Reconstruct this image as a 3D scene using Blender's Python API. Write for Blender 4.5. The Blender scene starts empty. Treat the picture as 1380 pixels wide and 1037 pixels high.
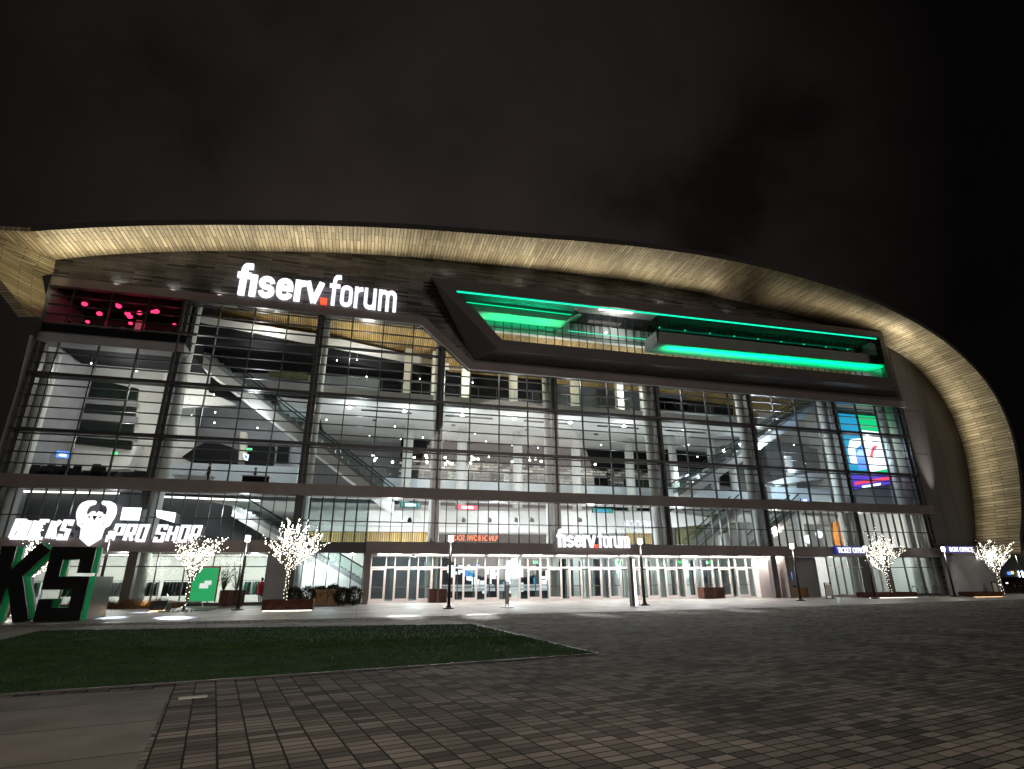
import bpy, bmesh, math, random
from mathutils import Vector, Matrix, geometry
import numpy as np
random.seed(7)
S = bpy.context.scene
COL = S.collection
# ---------------------------------------------------------------- camera
PITCH, ROLL, YAW = math.radians(19.328), math.radians(-.212), math.radians(14.717)
EYE = Vector((0, 0, 1.6)); FPX = 742.65
Fv = Vector((math.sin(YAW)*math.cos(PITCH), math.cos(YAW)*math.cos(PITCH), math.sin(PITCH)))
R0 = Vector((math.cos(YAW), -math.sin(YAW), 0)); U0 = R0.cross(Fv)
Rv = R0*math.cos(ROLL)+U0*math.sin(ROLL); Uv = -R0*math.sin(ROLL)+U0*math.cos(ROLL)
cam = bpy.data.cameras.new('camera'); co = bpy.data.objects.new('camera', cam); COL.objects.link(co)
cam.sensor_width = 36; cam.lens = FPX*36/1380; cam.clip_end = 2000; cam.clip_start = .1
co.matrix_world = Matrix(((Rv.x, Uv.x, -Fv.x, EYE.x), (Rv.y, Uv.y, -Fv.y, EYE.y), (Rv.z, Uv.z, -Fv.z, EYE.z), (0, 0, 0, 1)))
S.camera = co
def ray(px, py): return Fv+Rv*((px-690)/FPX)-Uv*((py-518.5)/FPX)
def at(px, py, Y):                       # survey: sight line of the photograph met with the vertical plane at distance Y
    d = ray(px, py); return EYE+d*(Y/d.y)
def atz(px, py, Z=0.0):
    d = ray(px, py); return EYE+d*((Z-1.6)/d.z)
# ---------------------------------------------------------------- world
W = bpy.data.worlds.new('World'); S.world = W; W.use_nodes = True
nt = W.node_tree; nt.nodes.clear()
out = nt.nodes.new('ShaderNodeOutputWorld'); bg = nt.nodes.new('ShaderNodeBackground')
tc = nt.nodes.new('ShaderNodeTexCoord'); nz = nt.nodes.new('ShaderNodeTexNoise'); nz.inputs['Scale'].default_value = 2.6
nz.inputs['Detail'].default_value = 5; nz.inputs['Roughness'].default_value = .52
cr = nt.nodes.new('ShaderNodeValToRGB'); e = cr.color_ramp.elements
e[0].position = .30; e[0].color = (.0062, .0050, .0046, 1); e[1].position = .66; e[1].color = (.0235, .0185, .0172, 1)
m = e.new(.43); m.color = (.0150, .0120, .0112, 1)
sp = nt.nodes.new('ShaderNodeVectorMath'); sp.operation = 'DOT_PRODUCT'; sp.inputs[1].default_value = tuple(ray(600, 400).normalized()); mr = nt.nodes.new('ShaderNodeMapRange')   # city glow: brighter low down behind the arena
mr.inputs['From Min'].default_value = .70; mr.inputs['From Max'].default_value = 1.0; mr.inputs['To Min'].default_value = .10; mr.inputs['To Max'].default_value = 1.05
mx = nt.nodes.new('ShaderNodeMix'); mx.data_type = 'RGBA'; mx.blend_type = 'MULTIPLY'; mx.inputs['Factor'].default_value = 1
nt.links.new(tc.outputs['Generated'], nz.inputs['Vector']); nt.links.new(nz.outputs['Fac'], cr.inputs['Fac'])
nt.links.new(tc.outputs['Generated'], sp.inputs[0]); nt.links.new(sp.outputs['Value'], mr.inputs['Value'])
nt.links.new(cr.outputs['Color'], mx.inputs['A']); nt.links.new(mr.outputs['Result'], mx.inputs['B'])
nt.links.new(mx.outputs['Result'], bg.inputs['Color']); bg.inputs['Strength'].default_value = 1
nt.links.new(bg.outputs[0], out.inputs[0])
sun = bpy.data.lights.new('city_glow_fill', 'SUN'); sun.energy = .31; sun.angle = math.radians(18); sun.color = (1, .90, .82)  # low sun lamp added as fill to lift the dark facade
so = bpy.data.objects.new('city_glow_fill', sun); COL.objects.link(so); so.rotation_euler = Vector((-.25, 1, -.16)).to_track_quat('-Z', 'Y').to_euler()
S.view_settings.view_transform = 'Standard'; S.view_settings.look = 'None'; S.view_settings.exposure = 0; S.view_settings.gamma = 1
S.cycles.use_denoising = True; S.cycles.max_bounces = 6; S.cycles.diffuse_bounces = 3; S.cycles.glossy_bounces = 2
S.cycles.transparent_max_bounces = 14; S.cycles.transmission_bounces = 3; S.cycles.sample_clamp_indirect = 4
S.cycles.caustics_reflective = False; S.cycles.caustics_refractive = False

# ---------------------------------------------------------------- materials
M = {}
def nodes(name):
    m = bpy.data.materials.new(name); m.use_nodes = True; M[name] = m
    return m, m.node_tree, m.node_tree.nodes['Principled BSDF']
def plain(name, col, rough=.6, metal=0, vary=.15, scale=3.0, spec=.5, bump=0):
    m, t, b = nodes(name)
    b.inputs['Roughness'].default_value = rough; b.inputs['Metallic'].default_value = metal; b.inputs['Specular IOR Level'].default_value = spec
    tcn = t.nodes.new('ShaderNodeTexCoord'); n = t.nodes.new('ShaderNodeTexNoise'); n.inputs['Scale'].default_value = scale; n.inputs['Detail'].default_value = 6
    r = t.nodes.new('ShaderNodeValToRGB'); c = col
    r.color_ramp.elements[0].position = .3; r.color_ramp.elements[1].position = .7
    r.color_ramp.elements[0].color = (c[0]*(1-vary), c[1]*(1-vary), c[2]*(1-vary), 1)
    r.color_ramp.elements[1].color = (min(1, c[0]*(1+vary)), min(1, c[1]*(1+vary)), min(1, c[2]*(1+vary)), 1)
    t.links.new(tcn.outputs['Object'], n.inputs['Vector']); t.links.new(n.outputs['Fac'], r.inputs['Fac']); t.links.new(r.outputs['Color'], b.inputs['Base Color'])
    if bump:
        bp = t.nodes.new('ShaderNodeBump'); bp.inputs['Strength'].default_value = bump; bp.inputs['Distance'].default_value = .02
        t.links.new(n.outputs['Fac'], bp.inputs['Height']); t.links.new(bp.outputs[0], b.inputs['Normal'])
    return m
def emit(name, col, s, base=None):
    m, t, b = nodes(name)
    b.inputs['Base Color'].default_value = (*(base or (.05, .05, .05)), 1); b.inputs['Emission Color'].default_value = (*col, 1); b.inputs['Emission Strength'].default_value = s
    return m
def glass(name, tint=(.93, .96, .95), refl=1.0):
    m, t, b = nodes(name); t.nodes.remove(b)
    o = t.nodes['Material Output']; tr = t.nodes.new('ShaderNodeBsdfTransparent'); gl = t.nodes.new('ShaderNodeBsdfGlossy'); mix = t.nodes.new('ShaderNodeMixShader')
    ge = t.nodes.new('ShaderNodeNewGeometry'); dt = t.nodes.new('ShaderNodeVectorMath'); dt.operation = 'DOT_PRODUCT'; t.links.new(ge.outputs['Normal'], dt.inputs[0]); t.links.new(ge.outputs['Incoming'], dt.inputs[1])
    def mth(op, a, b=None):
        q = t.nodes.new('ShaderNodeMath'); q.operation = op
        for k, x in enumerate((a, b)):
            if x is None: continue
            if isinstance(x, (int, float)): q.inputs[k].default_value = x
            else: t.links.new(x, q.inputs[k])
        return q.outputs[0]
    fr = mth('ADD', mth('MULTIPLY', mth('POWER', mth('SUBTRACT', 1, mth('ABSOLUTE', dt.outputs['Value'])), 5), .9), .05)   # Schlick, the same from both sides
    mul = t.nodes.new('ShaderNodeMath'); mul.operation = 'MULTIPLY'; mul.inputs[1].default_value = refl
    tr.inputs['Color'].default_value = (*tint, 1); gl.inputs['Roughness'].default_value = .02
    t.links.new(fr, mul.inputs[0]); t.links.new(mul.outputs[0], mix.inputs[0]); t.links.new(tr.outputs[0], mix.inputs[1]); t.links.new(gl.outputs[0], mix.inputs[2]); t.links.new(mix.outputs[0], o.inputs['Surface'])
    return m
plain('dark_metal', (.085, .078, .076), .45, .2, .12, 1.2)
plain('green_lit_soffit', (.16, .30, .22), .7, 0, .1, 1)  # green of the LED light put into the colour of white soffits
plain('brown_metal', (.19, .160, .150), .5, .2, .14, .7)
plain('side_metal', (.10, .094, .09), .5, .15, .08, .5)
plain('mullion', (.060, .058, .057), .4, .4, .1)
plain('silver', (.32, .32, .32), .35, .8, .1)
plain('white_wall', (.72, .71, .68), .7, 0, .05, .6)
plain('cool_wall', (.62, .68, .72), .7, 0, .06, .6)
plain('grey_wall', (.26, .26, .27), .75, 0, .12, .8)
plain('dim_wall', (.07, .075, .08), .7, 0, .2, .8)
plain('black_wall', (.012, .012, .014), .9, 0, .2, 3, .1)
plain('dark_window', (.014, .02, .018), .3, 0, .3, 1, .3)
plain('black_paint', (.008, .008, .009), .32, 0, .3, 2)
plain('green_paint', (.003, .50, .17), .9, 0, .15, 2, .08)
plain('column_white', (.70, .71, .68), .6, 0, .05)
plain('column_cream', (.66, .62, .50), .6, 0, .06)
plain('door_frame', (.62, .55, .53), .4, .3, .06)
plain('floor_terrazzo', (.42, .42, .41), .25, 0, .12, 9)
plain('corten', (.085, .038, .026), .8, 0, .35, 4, .2, .3)
plain('tan_wood', (.33, .18, .08), .7, 0, .25, 5, .3, .3)
plain('bark', (.10, .07, .05), .9, 0, .35, 12, .2, .6)
plain('shrub', (.035, .036, .018), .9, 0, .5, 9, .2)
plain('dry_grass', (.22, .13, .06), .9, 0, .5, 9, .2)
plain('soil', (.03, .022, .016), .95, 0, .4, 8)
plain('cloth_dark', (.02, .02, .025), .85, 0, .3, 8)
plain('cloth_red', (.38, .012, .02), .85, 0, .2, 8)
plain('cloth_white', (.65, .66, .68), .85, 0, .1, 8)
plain('cloth_green', (.02, .16, .09), .85, 0, .2, 8)
plain('skin', (.42, .25, .18), .6, 0, .08)
plain('hair', (.02, .014, .01), .7, 0, .2)
plain('white_paint', (.75, .75, .74), .5, 0, .05)
plain('metal_plate', (.10, .10, .10), .5, .6, .25, 7)
plain('paper', (.7, .68, .62), .8, 0, .05)
plain('orange_wall', (.5, .17, .02), .7, 0, .15, 2)
plain('olive_wall', (.10, .10, .045), .8, 0, .35, 3)
plain('yellow_plate', (.75, .65, .04), .6, 0, .1)
plain('car_paint', (.05, .012, .014), .25, .2, .1)
plain('rubber', (.012, .012, .012), .85, 0, .2)
glass('glass', (.86, .91, .905)); glass('door_glass', (.80, .86, .85)); glass('rail_glass', (.92, .96, .95), .8); glass('dark_glass', (.10, .11, .12), 1.2)
emit('sign_white', (.93, .93, 1.0), 1.35); emit('sign_orange', (1, .16, .03), 2.0); emit('sign_red', (1, .09, .03), 1.5)
emit('lamp_white', (1, .93, .84), 9); emit('lamp_cool', (.85, .93, 1), 7); emit('downlight', (1, .94, .85), 14)
emit('led_green', (.0, 1, .42), 1.1); emit('led_cyan', (.0, .95, .50), 1.25); emit('red_globe', (1, .03, .13), 2.6); emit('exit_green', (.03, 1, .25), 1.6)
emit('screen_blue', (.10, .28, 1), 1.6); emit('screen_white', (.92, .96, 1), 2.0); emit('screen_cyan', (.02, .45, .80), .9); emit('screen_green', (.0, .75, .26), 1.0)
emit('screen_red', (1, .06, .12), 1.3); emit('screen_violet', (.12, .06, .75), 1.0); emit('teal', (.02, .45, .42), .7)
emit('string_light', (1, .93, .80), 8.0); emit('poster_green', (.01, .42, .13), .8); emit('ticket_blue', (.04, .05, .60), .35); emit('paper_glow', (.95, 1, .95), .8); emit('amber', (1, .55, .22), 1.6)
emit('cove_strip', (1, .95, .88), 3.0); emit('bar_glow', (.75, .6, .3), .25); emit('headlight', (1, .95, .9), 6)

def brickmat(name, c1, c2, mortar, bw, rh, ms, rot=0, axes='XY', rough=.7, spec=.4, offs=.5, bump=.4, metal=0, rv=0, nscale=.35, freq=2, wob=0):
    m, t, b = nodes(name)
    tcn = t.nodes.new('ShaderNodeTexCoord'); mp = t.nodes.new('ShaderNodeMapping')
    if wob:
        nw = t.nodes.new('ShaderNodeTexNoise'); nw.inputs['Scale'].default_value = 3; nw.inputs['Detail'].default_value = 3; t.links.new(tcn.outputs['Object'], nw.inputs['Vector'])
        vs = t.nodes.new('ShaderNodeVectorMath'); vs.operation = 'MULTIPLY_ADD'; vs.inputs[1].default_value = (wob, wob, 0); t.links.new(nw.outputs['Color'], vs.inputs[0]); t.links.new(tcn.outputs['Object'], vs.inputs[2]); t.links.new(vs.outputs[0], mp.inputs['Vector'])
    else: t.links.new(tcn.outputs['Object'], mp.inputs['Vector'])
    if axes == 'XZ': mp.inputs['Rotation'].default_value = (math.radians(-90), 0, 0)
    else: mp.inputs['Rotation'].default_value = (0, 0, rot)
    br = t.nodes.new('ShaderNodeTexBrick'); br.offset = offs; br.offset_frequency = freq; br.squash_frequency = 3; br.squash = 1.0
    br.inputs['Scale'].default_value = 1; br.inputs['Brick Width'].default_value = bw; br.inputs['Row Height'].default_value = rh; br.inputs['Mortar Size'].default_value = ms
    br.inputs['Mortar Smooth'].default_value = .2; br.inputs['Bias'].default_value = 0
    br.inputs['Color1'].default_value = (*c1, 1); br.inputs['Color2'].default_value = (*c2, 1); br.inputs['Mortar'].default_value = (*mortar, 1)
    t.links.new(mp.outputs[0], br.inputs['Vector'])
    n = t.nodes.new('ShaderNodeTexNoise'); n.inputs['Scale'].default_value = nscale; n.inputs['Detail'].default_value = 8; t.links.new(tcn.outputs['Object'], n.inputs['Vector'])
    mr = t.nodes.new('ShaderNodeMapRange'); mr.inputs['From Min'].default_value = .3; mr.inputs['From Max'].default_value = .7; mr.inputs['To Min'].default_value = .55; mr.inputs['To Max'].default_value = 1.35
    t.links.new(n.outputs['Fac'], mr.inputs['Value'])
    mx = t.nodes.new('ShaderNodeMix'); mx.data_type = 'RGBA'; mx.blend_type = 'MULTIPLY'; mx.inputs['Factor'].default_value = 1
    t.links.new(br.outputs['Color'], mx.inputs['A']); t.links.new(mr.outputs[0], mx.inputs['B']); t.links.new(mx.outputs['Result'], b.inputs['Base Color'])
    b.inputs['Roughness'].default_value = rough; b.inputs['Specular IOR Level'].default_value = spec; b.inputs['Metallic'].default_value = metal
    if rv:
        mr2 = t.nodes.new('ShaderNodeMapRange'); sep = t.nodes.new('ShaderNodeSeparateColor'); t.links.new(br.outputs['Color'], sep.inputs[0])
        mr2.inputs['From Min'].default_value = c1[0]; mr2.inputs['From Max'].default_value = c2[0]; mr2.inputs['To Min'].default_value = rough-rv; mr2.inputs['To Max'].default_value = rough+rv
        t.links.new(sep.outputs[0], mr2.inputs['Value']); t.links.new(mr2.outputs[0], b.inputs['Roughness'])
    bp = t.nodes.new('ShaderNodeBump'); bp.inputs['Strength'].default_value = bump; bp.inputs['Distance'].default_value = .01
    sb = t.nodes.new('ShaderNodeMath'); sb.operation = 'SUBTRACT'; sb.inputs[0].default_value = 1; t.links.new(br.outputs['Fac'], sb.inputs[1])
    ad = t.nodes.new('ShaderNodeMath'); ad.operation = 'ADD'
    n2 = t.nodes.new('ShaderNodeTexNoise'); n2.inputs['Scale'].default_value = 25; t.links.new(tcn.outputs['Object'], n2.inputs['Vector'])
    m3 = t.nodes.new('ShaderNodeMath'); m3.operation = 'MULTIPLY'; m3.inputs[1].default_value = .5; t.links.new(n2.outputs['Fac'], m3.inputs[0])
    t.links.new(sb.outputs[0], ad.inputs[0]); t.links.new(m3.outputs[0], ad.inputs[1]); t.links.new(ad.outputs[0], bp.inputs['Height']); t.links.new(bp.outputs[0], b.inputs['Normal'])
    return m
GR = math.radians(12.4)
# paver columns run away from the camera; short courses lie across them
brickmat('pavers', (.085, .072, .063), (.33, .285, .25), (.012, .010, .009), .15, .29, .012, rot=-(math.pi/2+GR)+math.pi, rough=.85, spec=.12, offs=.37, nscale=.5, freq=1, bump=.6, wob=.016)
brickmat('concrete', (.19, .165, .145), (.22, .19, .168), (.06, .05, .045), 2.9, 1.45, .02, rot=-GR, rough=.75, offs=0, bump=.3, nscale=.8)
brickmat('apron', (.20, .19, .18), (.24, .225, .21), (.09, .085, .08), 3.05, 3.05, .025, rot=0, rough=.55, offs=0, bump=.3, nscale=.5)
brickmat('shingle', (.055, .052, .052), (.17, .158, .152), (.02, .019, .019), 1.9, .16, .012, axes='XZ', rough=.38, spec=.5, offs=.37, metal=.35, rv=.14, bump=.8, nscale=.5)
brickmat('wood_slats', (.40, .27, .10), (.62, .44, .19), (.12, .075, .03), 40, .17, .03, rot=math.pi/2, rough=.6, offs=.4, bump=.4)
brickmat('checker', (-.25, -.25, -.25), (1.0, .96, .88), (.02, .02, .02), .85, .27, .03, axes='XZ', rough=.5, offs=.5, nscale=.25)
def soffitmat():
    m, t, b = nodes('soffit_wood')
    uv = t.nodes.new('ShaderNodeUVMap'); br = t.nodes.new('ShaderNodeTexBrick'); sep = t.nodes.new('ShaderNodeSeparateXYZ'); cmb = t.nodes.new('ShaderNodeCombineXYZ')
    t.links.new(uv.outputs[0], sep.inputs[0]); t.links.new(sep.outputs['Y'], cmb.inputs['X']); t.links.new(sep.outputs['X'], cmb.inputs['Y'])
    br.offset = .41; br.inputs['Scale'].default_value = 1; br.inputs['Brick Width'].default_value = 2.2; br.inputs['Row Height'].default_value = .26; br.inputs['Mortar Size'].default_value = .028; br.inputs['Mortar Smooth'].default_value = .3
    br.inputs['Color1'].default_value = (.30, .25, .155, 1); br.inputs['Color2'].default_value = (.52, .45, .30, 1); br.inputs['Mortar'].default_value = (.06, .045, .025, 1)
    t.links.new(cmb.outputs[0], br.inputs['Vector'])
    n = t.nodes.new('ShaderNodeTexNoise'); n.inputs['Scale'].default_value = 1; n.inputs['Detail'].default_value = 5
    mp = t.nodes.new('ShaderNodeMapping'); mp.inputs['Scale'].default_value = (6, .5, 1); t.links.new(uv.outputs[0], mp.inputs[0]); t.links.new(mp.outputs[0], n.inputs['Vector'])
    mr = t.nodes.new('ShaderNodeMapRange'); mr.inputs['From Min'].default_value = .3; mr.inputs['From Max'].default_value = .7; mr.inputs['To Min'].default_value = .6; mr.inputs['To Max'].default_value = 1.3
    t.links.new(n.outputs['Fac'], mr.inputs['Value'])
    mx = t.nodes.new('ShaderNodeMix'); mx.data_type = 'RGBA'; mx.blend_type = 'MULTIPLY'; mx.inputs['Factor'].default_value = 1
    t.links.new(br.outputs['Color'], mx.inputs['A']); t.links.new(mr.outputs[0], mx.inputs['B']); t.links.new(mx.outputs['Result'], b.inputs['Base Color'])
    b.inputs['Roughness'].default_value = .55; b.inputs['Metallic'].default_value = .15
soffitmat()
plain('lawn_ground', (.030, .060, .022), .95, 0, .35, 2.2, .1)
plain('grass_blade', (.045, .105, .030), .8, 0, .4, 1.5, .15)

# ---------------------------------------------------------------- mesh helpers
class MB:
    def __init__(s): s.v = []; s.f = []; s.m = []; s.uv = None
    def face(s, idx, mi=0): s.f.append(tuple(idx)); s.m.append(mi)
    def box(s, x0, x1, y0, y1, z0, z1, mi=0):
        n = len(s.v); s.v += [(x, y, z) for z in (z0, z1) for y in (y0, y1) for x in (x0, x1)]
        for q in ((0, 2, 3, 1), (4, 5, 7, 6), (0, 1, 5, 4), (2, 6, 7, 3), (0, 4, 6, 2), (1, 3, 7, 5)): s.face([n+i for i in q], mi)
        return s
    def prism(s, pts, vec, mi=0):            # planar outline (3-D points) swept by vec
        n = len(s.v); k = len(pts); vec = Vector(vec); P = [Vector(p) for p in pts]
        s.v += [tuple(p) for p in P]+[tuple(p+vec) for p in P]
        for tri in geometry.tessellate_polygon([P]):
            s.face([n+i for i in tri], mi); s.face([n+k+i for i in reversed(tri)], mi)
        for i in range(k): s.face((n+i, n+(i+1) % k, n+k+(i+1) % k, n+k+i), mi)
        return s
    def bar(s, a, b, w, h=None, mi=0):        # rectangular bar from a to b
        a, b = Vector(a), Vector(b); d = (b-a).normalized(); h = h or w
        up = Vector((0, 0, 1)) if abs(d.z) < .95 else Vector((0, 1, 0))
        x = d.cross(up).normalized(); y = x.cross(d).normalized(); n = len(s.v)
        for p in (a, b):
            for sx, sy in ((-1, -1), (1, -1), (1, 1), (-1, 1)): s.v.append(tuple(p+x*sx*w/2+y*sy*h/2))
        for q in ((0, 1, 2, 3), (7, 6, 5, 4), (0, 4, 5, 1), (1, 5, 6, 2), (2, 6, 7, 3), (3, 7, 4, 0)): s.face([n+i for i in q], mi)
        return s
    def tube(s, pts, rs, k=8, mi=0, cap=True):
        n = len(s.v); P = [Vector(p) for p in pts]
        for i, p in enumerate(P):
            d = (P[min(i+1, len(P)-1)]-P[max(i-1, 0)]).normalized(); u = Vector((0, 0, 1)) if abs(d.z) < .9 else Vector((1, 0, 0))
            x = d.cross(u).normalized(); y = x.cross(d)
            for j in range(k): a = 2*math.pi*j/k; s.v.append(tuple(p+(x*math.cos(a)+y*math.sin(a))*rs[i]))
        for i in range(len(P)-1):
            for j in range(k): s.face((n+i*k+j, n+i*k+(j+1) % k, n+(i+1)*k+(j+1) % k, n+(i+1)*k+j), mi)
        if cap: s.face([n+j for j in range(k)][::-1], mi); s.face([n+(len(P)-1)*k+j for j in range(k)], mi)
        return s
    def lathe(s, c, prof, k=14, mi=0):        # prof: (r, z)
        return s.tube([(c[0], c[1], c[2]+z+(i*1e-5)) for i, (r, z) in enumerate(prof)], [r for r, z in prof], k, mi)
    def octa(s, c, r, mi=0):
        n = len(s.v); x, y, z = c
        s.v += [(x+r, y, z), (x-r, y, z), (x, y+r, z), (x, y-r, z), (x, y, z+r), (x, y, z-r)]
        for q in ((0, 2, 4), (2, 1, 4), (1, 3, 4), (3, 0, 4), (2, 0, 5), (1, 2, 5), (3, 1, 5), (0, 3, 5)): s.face([n+i for i in q], mi)
        return s
    def ball(s, c, r, k=10, mi=0, sz=1):
        n = 7; return s.lathe(c, [(max(.001, r*math.sin(math.pi*i/n)), -r*sz*math.cos(math.pi*i/n)) for i in range(n+1)], k, mi)
    def build(s, name, mats, parent=None, smooth=False, loc=None):
        me = bpy.data.meshes.new(name); me.from_pydata(s.v, [], s.f)
        mats = mats if isinstance(mats, (list, tuple)) else [mats]
        for q in mats: me.materials.append(M[q])
        if len(mats) > 1: me.polygons.foreach_set('material_index', s.m)
        if smooth: me.polygons.foreach_set('use_smooth', [True]*len(me.polygons))
        bm = bmesh.new(); bm.from_mesh(me); bmesh.ops.recalc_face_normals(bm, faces=bm.faces); bm.to_mesh(me); bm.free()
        o = bpy.data.objects.new(name, me); COL.objects.link(o)
        if parent: o.parent = parent; o.matrix_parent_inverse = Matrix.Translation(-parent.location)
        return o
def tag(o, label=None, cat=None, group=None, kind=None):
    if label: o['label'] = label
    if cat: o['category'] = cat
    if group: o['group'] = group
    if kind: o['kind'] = kind
    return o
def empty(name, loc, label, cat, group=None):
    o = bpy.data.objects.new(name, None); COL.objects.link(o); o.location = loc; o.empty_display_size = .3
    return tag(o, label, cat, group)
def pxs(Y, pts): return [at(x, y, Y) for x, y in pts]
def part(name, mat, parent, fn, smooth=False):
    b = MB(); fn(b); return b.build(name, mat, parent, smooth)
def light(name, kind, loc, power, col=(1, 1, 1), size=.1, rot=None, sy=None, spot=None, parent=None, blend=.6):
    l = bpy.data.lights.new(name, kind); l.energy = power; l.color = col
    if kind == 'AREA':
        l.size = size
        if sy: l.shape = 'RECTANGLE'; l.size_y = sy
        if blend != .6: l.spread = math.radians(blend)
    elif kind in ('POINT', 'SPOT'): l.shadow_soft_size = size
    if spot: l.spot_size = math.radians(spot); l.spot_blend = blend
    o = bpy.data.objects.new(name, l); COL.objects.link(o); o.location = loc
    if rot is not None:
        d = Vector(rot); o.rotation_euler = d.to_track_quat('-Z', 'Y').to_euler()
    if parent: o.parent = parent; o.matrix_parent_inverse = Matrix.Translation(-parent.location)
    return o

# ---------------------------------------------------------------- ground
D = 39.7
GX, GY = Vector((math.cos(GR), math.sin(GR), 0)), Vector((-math.sin(GR), math.cos(GR), 0))
def sheet(name, mat, pts, z, label=None):
    b = MB(); P = [Vector((p[0], p[1], z)) for p in pts]; b.v = [tuple(p) for p in P]
    for t in geometry.tessellate_polygon([P]): b.face(t)
    o = b.build(name, mat); tag(o, kind='structure'); return o
sheet('ground', 'pavers', [(-400, -200), (500, -200), (500, 600), (-400, 600)], 0)
A = atz(230, 930); B = atz(180, 1037); d = (B-A).normalized()
c_b = A+d*14
lawn = [Vector((-8.05, 10.15, 0)), atz(805, 882), atz(635, 842), atz(54, 851)]
sheet('concrete_path', 'concrete', [A+Vector((0, .1, 0)), c_b, c_b+Vector((-30, -6, 0)), Vector((-40, 4, 0)), Vector((-40, 12, 0)), Vector((-8.2, 10.25, 0))], .004)
sheet('concrete_edging', 'concrete', [atz(805, 882)+Vector((.02, -.05, 0)), atz(812, 881.5), atz(643, 840.5), atz(600, 836), atz(40, 846), Vector((-30, 25, 0)), Vector((-30, 12.2, 0)), lawn[0]+Vector((-.1, .15, 0)), lawn[3]+Vector((.03, -.03, 0)), lawn[2]+Vector((-.02, -.05, 0))], .006)
sheet('concrete_apron', 'apron', [(-60, 25.6), (0, 26.3), (21, 27.8), (47, 32.2), (80, 36), (80, 41.2), (-60, 41.2)], .008)
tag(sheet('lawn', 'lawn_ground', lawn, .012), kind='structure')
def inpoly(p, P):
    c = False
    for i in range(len(P)):
        a, b = P[i], P[i-1]
        if (a[1] > p[1]) != (b[1] > p[1]) and p[0] < (b[0]-a[0])*(p[1]-a[1])/(b[1]-a[1])+a[0]: c = not c
    return c
b = MB(); k = 0
while k < 42000:
    x, y = random.uniform(-10.2, 5.4), random.uniform(9.4, 24)
    if not inpoly((x, y), lawn): continue
    if y > 17 and random.random() < .5: continue
    k += 1; n = len(b.v); a = random.uniform(0, 6.28); w = .009 if y < 15 else .016; h = random.uniform(.02, .055); lx, ly = random.uniform(-.02, .02), random.uniform(-.02, .02)
    b.v += [(x-w*math.cos(a), y-w*math.sin(a), .012), (x+w*math.cos(a), y+w*math.sin(a), .012), (x+lx, y+ly, .012+h)]; b.face((n, n+1, n+2))
tag(b.build('grass', 'grass_blade'), 'short dark green winter grass covering the plaza lawn', 'grass', kind='stuff')

edge = MB()
for a_, b_ in zip(lawn, lawn[1:]+lawn[:1]): edge.bar(Vector((a_[0], a_[1], .012)), Vector((b_[0], b_[1], .012)), .05, .022)
tag(edge.build('lawn_edging', 'dark_metal'), 'thin dark metal edging strip around the lawn', 'lawn edging')
lv = MB(); rl = random.Random(4)
for k in range(150):
    x, y = rl.uniform(-9, 5), rl.uniform(10, 22)
    if not inpoly((x, y), lawn): continue
    a = rl.uniform(0, 6.28); n = len(lv.v); r_ = rl.uniform(.02, .045)
    for j in range(4): lv.v.append((x+r_*math.cos(a+j*1.57)*(1 if j % 2 else .55), y+r_*math.sin(a+j*1.57)*(1 if j % 2 else .55), .06+rl.uniform(-.012, .012)))
    lv.face((n, n+1, n+2)); lv.face((n, n+2, n+3))
tag(lv.build('fallen_leaves', 'dry_grass'), 'scattered dry fallen leaves lying on the dark lawn', 'leaves', kind='stuff')

# ---------------------------------------------------------------- arena
ARE = empty('arena', (14, D, 0), 'huge arena with a glass front, brown metal wall and curved glowing wood roof band', 'arena')
X0, X1 = -21.6, 49.2
colX = [-13.46+9.144*i for i in range(-1, 8)]
SP = [(-21.9, 22.3, 3.38), (-18.8, 23.2, 3.28), (-14.2, 24.2, 3.3), (-9.3, 25.0, 3.4), (-4.0, 25.7, 3.64), (2.3, 26.25, 4.0), (9.8, 26.6, 4.45), (17.9, 26.8, 5.1), (25.3, 26.7, 5.5), (33, 26.2, 5.55),
      (41.3, 25.3, 5.05), (46.0, 24.4, 4.5), (49.6, 23.2, 4.2), (52.2, 21.6, 4.15), (54.2, 19.2, 4.3), (55.3, 16.6, 4.4), (55.65, 13.6, 4.42), (55.3, 10.0, 4.25), (54.6, 6.6, 3.95), (54.1, 4.9, 3.7), (53.8, 3.4, 3.6)]
def catmull(P, n=5):
    P = [Vector(p) for p in P]; o = []
    for i in range(len(P)-1):
        a = P[max(i-1, 0)]; b_, c = P[i], P[i+1]; d_ = P[min(i+2, len(P)-1)]
        for j in range(n):
            t = j/n; o.append(.5*((2*b_)+(c-a)*t+(2*a-5*b_+4*c-d_)*t*t+(3*b_-a-3*c+d_)*t**3))
    o.append(P[-1]); return o
sp = catmull(SP, 6)
# roof soffit: real sweep from the wall line out to the roof edge
def sweep(name, mat, sp, y_of, th_off=0.0, parent=ARE, nv=4):
    me = bpy.data.meshes.new(name); v = []; f = []; uvs = []; s = 0; L = []
    for i, p in enumerate(sp):
        if i: s += (Vector((p.x, p.y))-Vector((sp[i-1].x, sp[i-1].y))).length
        for j in range(nv+1):
            t = j/nv; y0, y1 = y_of(p); v.append((p.x, y0+(y1-y0)*t, p.y)); L.append((s, (y1-y0)*t))
    for i in range(len(sp)-1):
        for j in range(nv): q = i*(nv+1)+j; f.append((q, q+1, q+nv+2, q+nv+1))
    me.from_pydata(v, [], f); me.materials.append(M[mat]); uv = me.uv_layers.new(name='UVMap')
    for l in me.loops: uv.data[l.index].uv = L[l.vertex_index]
    me.polygons.foreach_set('use_smooth', [True]*len(f))
    o = bpy.data.objects.new(name, me); COL.objects.link(o); o.parent = parent; o.matrix_parent_inverse = Matrix.Translation(-parent.location); return o
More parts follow.
